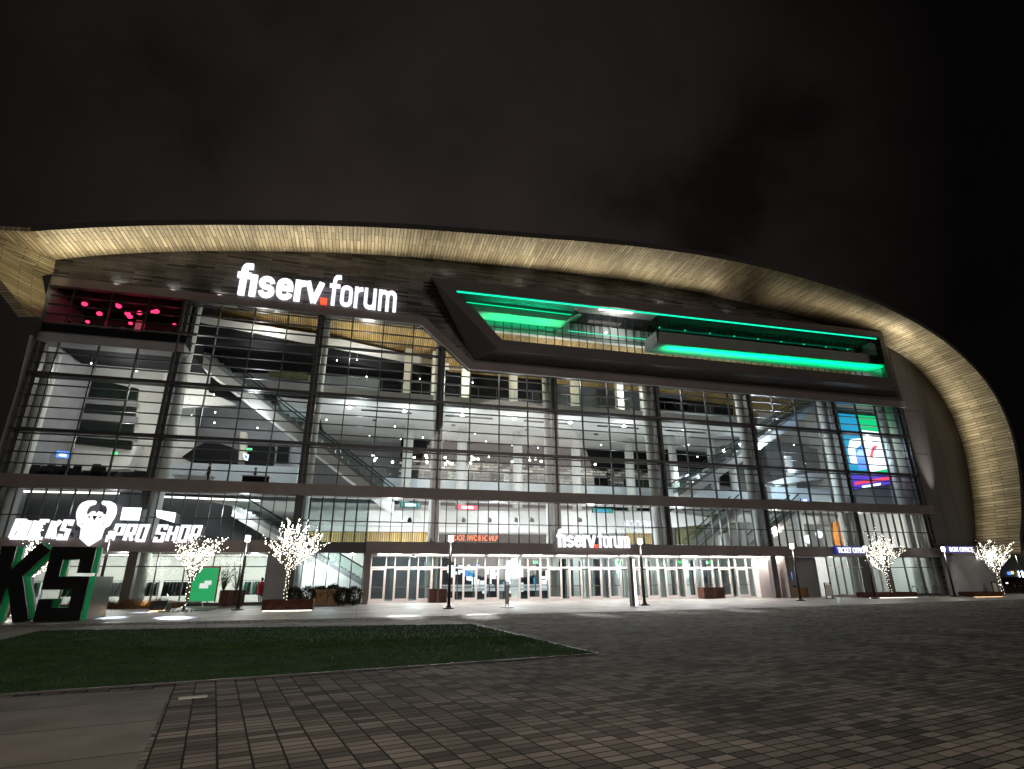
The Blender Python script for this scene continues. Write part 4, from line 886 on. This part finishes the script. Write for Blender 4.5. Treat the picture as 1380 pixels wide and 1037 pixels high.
part('handrail', 'silver', ARE, lambda b: (b.box(-4.4, 33, 43.6, 43.68, 17.0, 17.05), [b.box(-4.3+k*1.6, -4.26+k*1.6, 43.68, 43.72, 15.9, 17.0) for k in range(23)]))
part('handrail', 'silver', ARE, lambda b: (b.box(1.6, 33, 51.22, 51.31, 11.2, 11.26), [b.box(1.7+k*1.6, 1.74+k*1.6, 51.31, 51.35, 10.3, 11.2) for k in range(20)]))
part('club_bar', 'black_wall', ARE, lambda b: [b.box(4+k*5.6, 7.5+k*5.6, 53.2, 53.9, 10.3, 11.4) for k in range(5)])
for x in (50.9, 52.6): part('panel_seam', 'mullion', ARE, lambda b: b.box(x, x+.03, D-.07, D-.061, 4.2, 22.3 if x < 51 else 20.3))
for z in (8.2, 12.4, 16.6): part('panel_seam', 'mullion', ARE, lambda b: b.box(49.35, 53.6, D-.071, D-.061, z, z+.025))
# interior upper-lobby furniture along the floor edge
part('lobby_floor', 'floor_terrazzo', ARE, lambda b: b.box(X0, X1, D+.5, 44.2, 7.3, 7.63))
rnd = random.Random(11)
for k in range(12):
    px = 40+k*10+rnd.uniform(-3, 3); p = at(px, 640, 41.8); x = p.x; h = rnd.uniform(.75, 1.25)
    o = part('lounge_chair', 'cloth_dark', None, lambda b: (b.box(x-.3, x+.3, 41.6, 42.1, 8.02, 8.16), b.prism([(x-.3, 42.1, 8.1), (x+.3, 42.1, 8.1), (x+.22, 42.25, 7.63+h), (x-.22, 42.25, 7.63+h)], (0, .07, 0)), b.bar((x-.25, 41.65, 7.63), (x-.25, 41.65, 8.05), .04), b.bar((x+.25, 41.65, 7.63), (x+.25, 41.65, 8.05), .04), b.bar((x-.25, 42.1, 7.63), (x-.25, 42.1, 8.05), .04), b.bar((x+.25, 42.1, 7.63), (x+.25, 42.1, 8.05), .04)))
    tag(o, 'dark lounge chair behind the glass just above the floor band at far left', 'chair', 'dark chairs in the left upper lobby')
p = at(345, 652, 42); tg = part('counter', ['black_wall', 'white_paint'], None, lambda b: (b.box(-8.6, -6.9, 42.6, 43.1, 7.63, 8.5), b.box(-8.7, -6.8, 42.5, 43.2, 8.5, 8.56, 1))); tag(tg, 'low black counter with white top behind the second bay glass', 'counter')
tg = part('counter', ['cloth_white', 'white_paint'], None, lambda b: (b.box(-12.9, -10.6, 42.6, 43.2, 7.63, 8.35), b.box(-13, -10.5, 42.5, 43.3, 8.35, 8.41, 1))); tag(tg, 'low white counter beside the first dark column above the floor band', 'counter')
# shop contents: clothing racks
def rack(x, y, mats, lab):
    r = empty('clothes_rack', (x, y, 0), lab, 'clothes rack', 'clothes racks in the shop')
    part('rail', 'silver', r, lambda b: (b.bar((x-.7, y, 1.5), (x+.7, y, 1.5), .04), b.bar((x-.7, y, .02), (x-.7, y, 1.5), .04), b.bar((x+.7, y, .02), (x+.7, y, 1.5), .04)))
    for k in range(7):
        xx = x-.6+k*.2; part('garment', mats[k % len(mats)], r, lambda b: b.prism([(xx-.05, y-.22, 1.42), (xx+.05, y-.22, 1.42), (xx+.08, y-.28, .6), (xx-.08, y-.28, .6)], (0, .5, 0)))
for k, (x, y, ms, lab) in enumerate([(-19.2, 41.6, ('cloth_white', 'cloth_green'), 'clothes rack of white and green shirts behind the large black letters'), (-16.9, 42.2, ('cloth_dark', 'cloth_green'), 'clothes rack of dark shirts at the edge of the large black letters'), (-14.9, 41.4, ('cloth_white',), 'clothes rack of white shirts under the deer emblem'),
        (-13.0, 41.8, ('cloth_dark', 'cloth_white'), 'clothes rack of mixed shirts left of the tree in front of the shop'), (-11.2, 41.3, ('cloth_dark',), 'clothes rack of dark garments behind the lit tree by the green poster'), (-6.9, 42.5, ('cloth_white', 'cloth_green', 'cloth_dark'), 'clothes rack right of the green poster behind the lamp post')]): rack(x, y, ms, lab)
pr = empty('poster', (-9.2, D+.2, .2), 'green shop poster with a white gift shape beside the lit tree', 'poster')
part('board', 'poster_green', pr, lambda b: b.box(-9.95, -8.55, D+.18, D+.26, .3, 2.25)); part('gift_print', 'paper_glow', pr, lambda b: (b.box(-9.5, -9.0, D+.165, D+.178, 1.05, 1.35), b.box(-9.25, -8.85, D+.16, D+.163, 1.25, 1.5)))
part('frame', 'cloth_red', pr, lambda b: (b.box(-10.03, -9.96, D+.17, D+.27, .25, 2.3), b.box(-8.54, -8.47, D+.17, D+.27, .25, 2.3), b.box(-10.03, -8.47, D+.169, D+.27, 2.26, 2.33)))
# discs behind the right ribbon window
for px, py, w in ((1104, 720, 'upper right one of the pair'), (1089, 727, 'lower left one of the pair')):
    p = at(px, py, 42.5); o = part('wall_disc', 'lamp_white' if 0 else 'screen_white', None, lambda b: b.tube([(p.x, 42.5, p.z), (p.x, 42.56, p.z)], [.36, .36], 18)); tag(o, 'round white lit disc behind the right window ribbon, '+w, 'wall lamp')
# dark ceiling speakers on the mezzanine fascia
for px, w in ((552, 'leftmost'), (625, 'above the orange lettering'), (660, 'second right of the orange lettering'), (696, 'midway to the small arena sign'), (717, 'closest to the small arena sign'), (782, 'above the small arena sign')):
    p = at(px, 701, 45.6); o = part('speaker', 'black_wall', None, lambda b: (b.lathe(p, [(.08, -.2), (.19, -.1), (.13, .12), (.05, .16)], 10), b.bar(p+Vector((0, .1, .1)), p+Vector((0, .5, .3)), .06))); tag(o, 'small dark speaker on the white mezzanine wall, '+w, 'speaker', 'speakers on the mezzanine wall')

# ================================================================ plaza objects
def lamp_post(px, py, Y, label, h=3.85, head=1):
    p = at(px, py, Y); x, y = p.x, Y; r = empty('street_lamp', (x, y, 0), label, 'street lamp', 'street lamps on the plaza')
    part('post', 'black_paint', r, lambda b: b.tube([(x, y, .12), (x, y, h-.30)], [.085, .07], 12), True); part('base', 'black_paint', r, lambda b: b.lathe((x, y, .01), [(.30, 0), (.30, .05), (.16, .09), (.12, .16)], 14))
    hd = part('lamp_head', 'lamp_white', r, lambda b: b.lathe((x, y, h-.30), [(.09, 0), (.13, .02), (.14, .30), (.12, .34)], 12)); part('cap', 'black_paint', hd, lambda b: b.lathe((x, y, h+.05), [(.15, 0), (.15, .04), (.04, .07)], 12))
    light('lamp_glow', 'SPOT', (x, y-.35, h-.1), 230, (1, .94, .85), .12, (0, -.35, -1), spot=150, parent=r)
lamp_post(319.6, 822.6, 34.8, 'black street lamp between the two lit trees left of the entrance')
lamp_post(604.6, 821.5, 32.5, 'black street lamp before the left end of the entrance doors')
lamp_post(869, 816.5, 32.5, 'black street lamp beside the white lit pylon')
lamp_post(1079, 810, 34.9, 'black street lamp just right of the entrance doors', 3.8)
lamp_post(1180, 807, 36.6, 'black street lamp touching the lit tree by the ticket office', 3.8)
lamp_post(1287, 804, 38.0, 'black street lamp under the far right blue sign', 3.9)
lamp_post(126, 826, 34.5, 'black street lamp behind the large black letters, under the deer emblem', 3.95)
p = at(1372, 800, 38.5); lamp_post(1383, 800, 41, 'black street lamp at the right edge of the picture beyond the last lit tree', 3.9)

_b = MB(); _b.ball((0, 0, 0), .030, 8); _o = _b.build('bulb', 'string_light'); BULB = _o.data; bpy.data.objects.remove(_o)
def lit_tree(x, y, z0, H, W_, label, seed, nl=950, leanx=0.0, trunk=.35):
    r = empty('lit_tree', (x, y, 0), label, 'tree', 'bare trees wrapped in fairy lights'); rnd = random.Random(seed); tb = MB(); lb = MB(); segs = []
    def grow(p, d, L, rad, lev):
        n = 4; pts = [p]; rs = [rad]
        for i in range(n):
            d = (d+Vector((rnd.uniform(-1, 1), rnd.uniform(-1, 1), rnd.uniform(-.3, .6)))*.16).normalized(); p = p+d*L/n; pts.append(p); rs.append(rad*(1-.42*(i+1)/n))
        tb.tube(pts, rs, 5 if lev else 8); segs.append((pts, rs, lev))
        if lev >= 3: return
        m = (5, 4, 3)[lev]
        for k in range(m):
            t = .35+.65*(k+rnd.random())/m if lev else .55+.45*(k+rnd.random())/m
            q = pts[min(n, int(t*n))]; a = rnd.uniform(0, 6.28); sp_ = rnd.uniform(.45, 1.0)
            nd = (d*1.0+Vector((math.cos(a), math.sin(a), .25))*sp_).normalized(); grow(q, nd, L*rnd.uniform(.55, .8), rs[-1]*.75, lev+1)
    th = H*trunk; P = [Vector((x, y, z0))]; top = Vector((x+leanx*.2, y, z0+th)); tb.tube([P[0], (P[0]+top)/2+Vector((.03, 0, 0)), top], [.075, .062, .055], 8); segs.append(([P[0], (P[0]+top)/2, top], [.075, .06, .055], 0))
    for k in range(7):
        a = k*2.4+rnd.uniform(-.3, .3); sl = rnd.uniform(.35, 1.05) if k else .06
        grow(top-Vector((0, 0, rnd.uniform(0, .25))), Vector((math.cos(a)*sl*W_/1.5+leanx*.3, math.sin(a)*sl*.8, 1)).normalized(), (H-th)*(.62 if k else .7)*rnd.uniform(.8, 1.05), .04, 1)
    tb.build('trunk', 'bark', r)
    tot = sum((a-b_).length for pts, rs, lv in segs for a, b_ in zip(pts, pts[1:])); step = tot/nl
    for pts, rs, lv in segs:
        ph = rnd.uniform(0, 6)
        for a, b_, ra in zip(pts, pts[1:], rs):
            L = (b_-a).length; m = max(1, int(L/step*(1.6 if lv == 0 else 1)))
            for i in range(m):
                q = a.lerp(b_, (i+rnd.random())/m); ph += 1.9; lb.octa((q.x+math.cos(ph)*(ra+.02), q.y+math.sin(ph)*(ra+.02), q.z), rnd.uniform(.014, .026))
    tag(lb.build('string_lights', 'string_light', r), kind='stuff')
    pts_ = [rnd.choice(segs) for _ in range(100)]
    for pts, rs, lv in pts_:
        i = rnd.randrange(len(pts)-1); q = pts[i].lerp(pts[i+1], rnd.random()); o = bpy.data.objects.new('bulb', BULB); COL.objects.link(o); o.location = q+Vector((rnd.uniform(-.04, .04), -.03, 0)); o.parent = r; o.matrix_parent_inverse = Matrix.Translation(-r.location)
    light('tree_glow', 'POINT', (x, y-.2, z0+H*.55), 10, (1, .85, .6), .8, parent=r)
q = at(247, 822, 35.2); lit_tree(q.x, 35.2, .05, 4.3, 1.6, 'bare tree in fairy lights beside the green poster, left of the lamp post', 21, 800, .5)
q = at(382, 815, 33.6); lit_tree(q.x+.05, 33.4, .35, 4.75, 1.35, 'largest bare tree in fairy lights, standing in the corten planter left of the entrance', 8, 1150, .15)
q = at(1196, 803, 37.6); lit_tree(q.x+.4, 37.6, .3, 4.7, 1.9, 'bare tree in fairy lights in front of the ticket office', 33, 1000, -.2)
q = at(1352, 800, 36.6); lit_tree(q.x, 36.6, .2, 4.7, 1.5, 'rightmost bare tree in fairy lights, before the foot of the roof band', 40, 900, -.4)
q = at(8, 838, 31); lit_tree(q.x, 31.0, .05, 3.75, 1.3, 'bare tree in fairy lights behind the large black letters at far left', 52, 900, .7)
q = at(430, 800, 41.6)

def planter(x0, x1, y0, y1, h, mat, label, name='planter', soil=True, strip=None):
    r = empty(name, ((x0+x1)/2, (y0+y1)/2, 0), label, 'planter'); t = .06
    part('box', mat, r, lambda b: (b.box(x0, x1, y0, y0+t, .05, h), b.box(x0, x1, y1-t, y1, .05, h), b.box(x0, x0+t, y0+t, y1-t, .05, h), b.box(x1-t, x1, y0+t, y1-t, .05, h)))
    part('soil', 'soil', r, lambda b: b.box(x0+t, x1-t, y0+t, y1-t, .05, h-.08)); 
    if strip: part('base_light', strip, r, lambda b: b.box(x0+.05, x1-.05, y0+.02, y0+.05, .01, .045)); light('base_glow', 'AREA', ((x0+x1)/2, y0-.1, .06), 9, (1, .8, .55), x1-x0, (0, -1, -.3), .05, parent=r)
    return r
planter(-4.75, -2.25, 32.9, 34.1, .55, 'corten', 'low corten planter with the largest lit tree and a glowing base', strip='cove_strip')
planter(-10.55, -9.75, 35.1, 35.9, .5, 'black_paint', 'small black planter box left of the tree beside the green poster', strip='amber')
q0, q1 = at(1172, 807, 37.2), at(1237, 806, 37.2); planter(q0.x, q1.x, 37.2, 38.4, .42, 'corten', 'low corten planter with the lit tree before the ticket office', strip='cove_strip')
q0, q1 = at(1312, 803, 36.2), at(1352, 803, 36.2); planter(q0.x, q1.x, 36.2, 37.4, .4, 'corten', 'low planter with orange base light under the rightmost lit tree', strip='amber')
pit = part('tree_grate', 'metal_plate', None, lambda b: [b.box(-9.9+.22*k, -9.78+.22*k, 34.2, 36.2, .009, .05) for k in range(11)]); tag(pit, 'dark metal tree grate under the tree beside the green poster', 'tree grate')
bb = MB(); 
hp = empty('hoop_rail', (-9.9, 34.7, 0), 'white hoop shaped tree guard rail around the tree beside the green poster', 'guard rail')
part('hoop', 'silver', hp, lambda b: b.tube([(-9.7, 34.6, .1), (-9.6, 34.6, .45), (-8.0, 34.6, .45), (-7.9, 34.6, .1)], [.04]*4, 8))
# boxes and shrubs
def crate(px0, px1, Y, h, mat, label, grp=None):
    a, c = at(px0, 810, Y), at(px1, 810, Y); r = planter(a.x, c.x, Y, Y+.8, h, mat, label); 
    if grp: r['group'] = grp
    for tx in (a.x-.015, c.x-.05): part('trim', 'dark_metal', r, lambda b: b.box(tx, tx+.065, Y-.015, Y-.002, .05, h))
crate(423, 440, D-1.1, .95, 'tan_wood', 'tan wooden planter box left of the entrance, left of two alike', 'tan planters left of the entrance')
crate(441, 457, D-1.1, .95, 'tan_wood', 'tan wooden planter box left of the entrance, right of two alike', 'tan planters left of the entrance')
crate(578, 589.5, D+.3, .9, 'corten', 'red brown planter at the doors behind the street lamp, left of the pair'); crate(590, 602, D+.3, .9, 'corten', 'red brown planter at the doors behind the street lamp, right of the pair')
crate(950, 964, D+.2, .85, 'corten', 'red brown planter at the right doors, left of the pair'); crate(965, 978, D+.2, .85, 'corten', 'red brown planter at the right doors, right of the pair')
crate(1067, 1078, D-.3, .8, 'tan_wood', 'tan slatted planter right of the entrance, partly behind the lamp post'); crate(1079.5, 1091, D-.3, .8, 'tan_wood', 'tan slatted planter right of the entrance, nearest the grey wall')
crate(295, 309, D-.9, .95, 'corten', 'red brown planter with twiggy plant left of the lamp post, left of two'); crate(311, 326, D-.9, .95, 'corten', 'red brown planter with twiggy plant behind the lamp post, right of two')
def shrub(px, py, Y, R_, label, mat='shrub', n=1700):
    p = at(px, py, Y); c = Vector((p.x, Y, max(p.z, R_*.8))); r = empty('shrub', (c.x, Y, 0), label, 'shrub', 'round shrubs by the entrance'); b = MB(); rnd = random.Random(int(px))
    for k in range(n):
        th, ph = rnd.uniform(0, 6.283), math.acos(rnd.uniform(-1, 1)); rr = R_*(.6+.45*rnd.random()**.5)*(1+.12*math.sin(3*th+px)); q = c+Vector((math.sin(ph)*math.cos(th), math.sin(ph)*math.sin(th), math.cos(ph)))*rr
        m_ = len(b.v); s = .07
        for j in range(3): b.v.append((q.x+rnd.uniform(-s, s), q.y+rnd.uniform(-s, s), q.z+rnd.uniform(-s, s)))
        b.face((m_, m_+1, m_+2))
    b.build('foliage', mat, r); part('stem', 'bark', r, lambda q: q.tube([(c.x, Y, .02), (c.x, Y, c.z)], [.05, .03], 6))
for px, py, Y, R_, w in ((395, 803, D-1.4, .50, 'leftmost of the row, behind the corten planter'), (414, 803, D-1.4, .52, 'second in the row, left of the tan planters'), (431, 800, D-.7, .45, 'in the left tan planter'), (449, 799, D-.7, .48, 'in the right tan planter'), (462, 803, D-1.3, .48, 'just right of the tan planters'), (477, 803, D-1.3, .52, 'rightmost of the row, beside the brown entrance jamb'), (1072, 797, D+.1, .4, 'above the tan planters right of the entrance')):
    shrub(px, py, Y, R_, 'dark round shrub, '+w)
def twiggy(px, label, Y=D-.5):
    p = at(px, 790, Y); r = empty('potted_tree', (p.x, Y, .9), label, 'plant'); rnd = random.Random(int(px)); b = MB(); l = MB()
    for k in range(26):
        a = rnd.uniform(0, 6.28); q = Vector((p.x, Y, .85)); e_ = q+Vector((math.cos(a)*rnd.uniform(.1, .55), math.sin(a)*.4, rnd.uniform(.6, 1.9))); b.tube([q, (q+e_)/2+Vector((0, 0, .1)), e_], [.015, .012, .005], 4)
        for j in range(9):
            t = q.lerp(e_, rnd.uniform(.3, 1)); n_ = len(l.v)
            for _ in range(3): l.v.append((t.x+rnd.uniform(-.07, .07), t.y+rnd.uniform(-.07, .07), t.z+rnd.uniform(-.07, .07)))
            l.face((n_, n_+1, n_+2))
    b.build('branches', 'bark', r); l.build('leaves', 'cloth_green' if px < 320 else 'shrub', r)
twiggy(302, 'twiggy plant in the red brown planter left of the lamp post'); twiggy(319, 'twiggy plant in the red brown planter behind the lamp post')
# planting bed with dry grasses by the shop
bed = MB(); rnd = random.Random(9)
for k in range(5200):
    x = rnd.uniform(-15.6, -10.2); y = rnd.uniform(38.0, 39.2); a = rnd.uniform(0, 6.28); h = rnd.uniform(.15, .6)*(.6+.5*abs(math.sin(x*2.1))); n_ = len(bed.v); w = .015; dx, dy = math.cos(a)*h*.5, math.sin(a)*h*.3
    bed.v += [(x-w, y, .01), (x+w, y, .01), (x+dx, y+dy, h)]; bed.face((n_, n_+1, n_+2), 0 if rnd.random() < .75 else 1)
tag(bed.build('ornamental_grass', ['dry_grass', 'shrub']), 'dry brown ornamental grass bed along the shop window', 'ornamental grass', kind='stuff')
for k in range(2): light('bed_light', 'SPOT', (-14.4+k*2.6, 37.9, .3), 14, (1, .6, .3), .05, (0, 1, .4), spot=120)
# pylon
x, y = at(857, 822, 31.6).x, 31.6
py_ = empty('pylon', (x, y, 0), 'tall slim pylon with a bright white lit side before the entrance', 'pylon')
part('body', 'dark_metal', py_, lambda b: b.box(x-.19, x-.01, y, y+.35, .02, 2.72)); part('light_panel', 'screen_white', py_, lambda b: b.box(x+.0, x+.16, y+.02, y+.3, .02, 2.62)); part('top', 'white_paint', py_, lambda b: b.box(x-.2, x+.17, y-.01, y+.36, 2.73, 2.8))
light('pylon_glow', 'AREA', (x+.2, y-.1, 1.4), 32, (.85, .92, 1), 2.4, (.5, -1, -.25), .2, parent=py_)
def stand(px, Y, label, w=.45, h=1.15):
    x = at(px, 815, Y).x; r = empty('sign_stand', (x, Y, 0), label, 'sign stand'); part('base', 'black_paint', r, lambda b: b.lathe((x, Y, .01), [(.38, 0), (.38, .03), (.06, .06)], 14)); part('board', 'paper', r, lambda b: b.box(x-w/2+.03, x+w/2-.03, Y-.03, Y+.03, .2, h-.06)); part('frame', 'black_paint', r, lambda b: (b.box(x-w/2, x-w/2+.03, Y-.04, Y+.04, .05, h), b.box(x+w/2-.03, x+w/2, Y-.04, Y+.04, .05, h), b.box(x-w/2, x+w/2, Y-.04, Y+.04, h, h+.06)))
stand(683.5, 32.4, 'narrow sign stand on a round base before the middle entrance doors', .22, 1.3); stand(1120, 37.6, 'wide white sign board in a black frame by the ticket office doors', .62, 1.1); stand(1347, 38.0, 'grey sign board near the rightmost lit tree', .5, 1.1)
# flags on the ground: small plates
for (px, py, w, h, lab, mt_) in ((260, 941, .36, .15, 'small pale square utility cover set in the pavers near the lawn edge', 'paper'), ): 
    c = atz(px, py); o = part('utility_cover', mt_, None, lambda b: b.prism([Vector((c.x, c.y, .006))+GX*sx*w/2+GY*sy*h/2 for sx, sy in ((-1, -1), (1, -1), (1, 1), (-1, 1))], (0, 0, .01))); tag(o, lab, 'utility cover')
c = atz(376, 834); o = part('paint_mark', 'yellow_plate', None, lambda b: b.box(c.x-.25, c.x+.25, c.y-.15, c.y+.15, .009, .013)); tag(o, 'small yellow paint mark on the concrete before the corten planter', 'paint mark')
# big letters
def big_letter(nm, strokes, ox, oy, w, label):
    r = empty(nm, (ox, oy, 0), label, 'letter sculpture', 'large black and green letters')
    for name, mat, y0, y1, g in (('front_face', 'black_paint', 0, .10, 0), ('green_core', 'green_paint', .11, .55, .02), ('back_face', 'black_paint', .56, .75, 0)):
        b = MB()
        for k, st in enumerate(strokes): ribbonXZ(b, [(ox+x, z) for x, z in st], w+g, oy+y0-.004*k, oy+y1+.004*k)
        b.build(name, mat, r)
    return r
big_letter('large_letter', [[(1.36, 1.85), (1.36, 2.64), (.25, 2.64), (.25, 1.46), (1.36, 1.46), (1.36, .27), (.25, .27), (.25, .85)]], -12.50, 28, .50, 'large black S with green inner edges, standing at the left end of the lawn')
big_letter('large_letter', [[(.24, .02), (.24, 2.9)], [(1.50, 2.9), (.42, 1.38)], [(.70, 1.75), (1.34, .02)]], -14.25, 28, .52, 'large black K with green inner edges, cut by the left picture edge')
bx = part('bench_block', ['black_paint', 'green_paint'], None, lambda b: (b.box(-11.42, -10.93, 28.80, 30.6, .01, 1.72), b.box(-11.40, -10.95, 28.77, 28.795, .05, 1.68))); tag(bx, 'dark grey block standing against the right side of the large S', 'block')
light('letters_glow', 'POINT', (-14.2, 29.6, .4), 25, (1, .95, .85), .1)
# projected light patches on the paving from assumed spotlights, added on the facade
for px, py, c_, pw, sz in ((150, 833, (.65, .75, 1), 1, 7), (235, 833, (.65, .75, 1), 1.1, 8), (190, 826, (.6, .7, 1), .5, 8), (548, 832, (1, .97, .92), .8, 8), (648, 831, (1, .97, .92), .8, 8), (800, 829, (.95, .97, 1), .8, 8), (900, 825, (.95, .97, 1), .5, 10), (1000, 823, (.95, .97, 1), .6, 8)):
    g_ = atz(px, py); pos = Vector((g_.x+random.uniform(-4, 4), D-.6, 6.6)); light('assumed_facade_spot', 'SPOT', pos, pw*19000, c_, .02, g_-pos, spot=sz, blend=1)
# bike racks
for k in range(3):
    p = at(1232+k*14, 800, D-1.5); x = p.x; o = part('bike_rack', 'dark_metal', None, lambda b: b.tube([(x+.35*math.cos(math.pi*t/8), D-1.6, .85*math.sin(math.pi*t/8)**.6) for t in range(9)], [.03]*9, 8)); tag(o, 'curved metal bike hoop by the wall right of the ticket office, %s' % ('leftmost', 'middle one', 'rightmost')[k], 'bike rack', 'bike hoops')
# far right: parked car, distant building
def car(x, y, label):
    r = empty('parked_car', (x, y, 0), label, 'car')
    prof = [(-2.2, .35), (-2.15, .85), (-1.5, .95), (-.9, 1.42), (.7, 1.45), (1.5, .98), (2.15, .88), (2.25, .4)]
    body = part('body', 'car_paint', r, lambda b: b.prism([(x+px_, y, z) for px_, z in prof], (0, 1.75, 0))); part('window', 'dark_glass', r, lambda b: b.prism([(x-1.25, y-.01, 1.0), (x-.85, y-.01, 1.36), (x+.62, y-.01, 1.38), (x+1.2, y-.01, 1.0)], (0, .008, 0)))
    for xx in (-1.4, 1.4):
        for yy in (-.02, 1.57):
            w = part('wheel', 'rubber', r, lambda b: b.tube([(x+xx, y+yy, .33), (x+xx, y+yy+.2, .33)], [.33, .33], 16)); part('rim', 'silver', w, lambda b: b.tube([(x+xx, y+yy-.01, .33), (x+xx, y+yy+.01, .33)], [.2, .2], 12))
    for yy in (.2, 1.4): part('headlight', 'headlight', r, lambda b: b.box(x-2.23, x-2.17, y+yy, y+yy+.2, .62, .75))
p = at(1372, 796, 60); car(p.x+1, 60, 'dark red parked car with lit headlights at the far right edge')
bd = empty('distant_building', (118, 80, 0), 'dark low building with a few lit windows far behind at the right edge', 'building'); part('wall', 'dim_wall', bd, lambda b: b.box(84, 150, 80, 100, 0, 7)); part('roof', 'dark_metal', bd, lambda b: b.box(83.5, 150.5, 79.5, 100.5, 7, 7.4))
for k, (px, py, w_, h_, m_) in enumerate(((1368, 746, 1.4, .35, 'exit_green'), (1378, 745, 1.6, .5, 'amber'), (1361, 773, .8, .5, 'screen_blue'), (1365, 772, .5, .5, 'amber'), (1377, 775, 1.0, 1.3, 'lamp_cool'))):
    p = at(px, py, 79.8); part('window', m_, bd, lambda b: b.box(p.x-w_/2, p.x+w_/2, 79.8, 79.95, p.z-h_/2, p.z+h_/2))
ORD = 'first second third fourth fifth sixth seventh eighth ninth tenth eleventh twelfth thirteenth fourteenth fifteenth sixteenth seventeenth eighteenth nineteenth twentieth'.split()
ORD += ['twenty-'+w for w in ORD[:9]]+['thirtieth']+['thirty-'+w for w in ORD[:9]]
def ordered(name, cat, fmt):
    L = sorted([o for o in COL.objects if o.name.split('.')[0] == name and o.get('category') == cat and o.get('group') == fmt[1]], key=lambda o: min((o.matrix_world @ v.co).x for v in o.data.vertices) if o.type == 'MESH' else o.location.x)
    for i, o in enumerate(L): o['label'] = fmt[0] % ORD[i]
ordered('pendant_lamp', 'pendant lamp', ('tiny white globe before the checkered wall, %s from left in its cluster row', 'pendant globes in the club'))
ordered('lounge_chair', 'chair', ('dark lounge chair behind glass above the floor band at far left, %s from left', 'dark chairs in the left upper lobby'))
ordered('bar_stool', 'bar stool', ('dark round stool in the red lit upper bar, %s from left', 'bar stools in the red lit bar'))
BAYS = 'leftmost second third fourth fifth sixth seventh eighth'.split(); cnt = {}
for o in sorted([o for o in COL.objects if o.get('category') == 'spotlight'], key=lambda o: o.data.vertices[0].co.x):
    v = o.data.vertices[0].co; bay = max(0, min(7, int((v.x*D/v.y-colX[0])/9.144))); zz = 1.6+(v.z-1.6)*D/v.y; row = 'above both heavy rails' if zz > 14.1 else ('between the heavy rails' if zz > 10.4 else 'under the lower heavy rail')
    k_ = cnt[(bay, row)] = cnt.get((bay, row), 0)+1; o['label'] = 'tiny white spotlight in the %s bay %s, %s from left there' % (BAYS[bay], row, ORD[k_-1])
# unseen lamp behind the camera, assumed and added to light the foreground plaza
r = empty('street_lamp', (-1.2, -2, 0), 'assumed low plaza lamp behind the camera, added to light the foreground', 'street lamp'); part('post', 'black_paint', r, lambda b: b.tube([(-1.2, -2, 0), (-1.2, -2, 4.9)], [.1, .07], 12)); part('lamp_head', 'lamp_white', r, lambda b: b.lathe((-1.2, -2, 4.9), [(.2, 0), (.3, .05), (.25, .2)], 12))
light('lamp_glow', 'POINT', (-1.2, -1.6, 4.75), 1700, (1, .86, .72), .25, parent=r)  # added light of the assumed lamp on the near paving
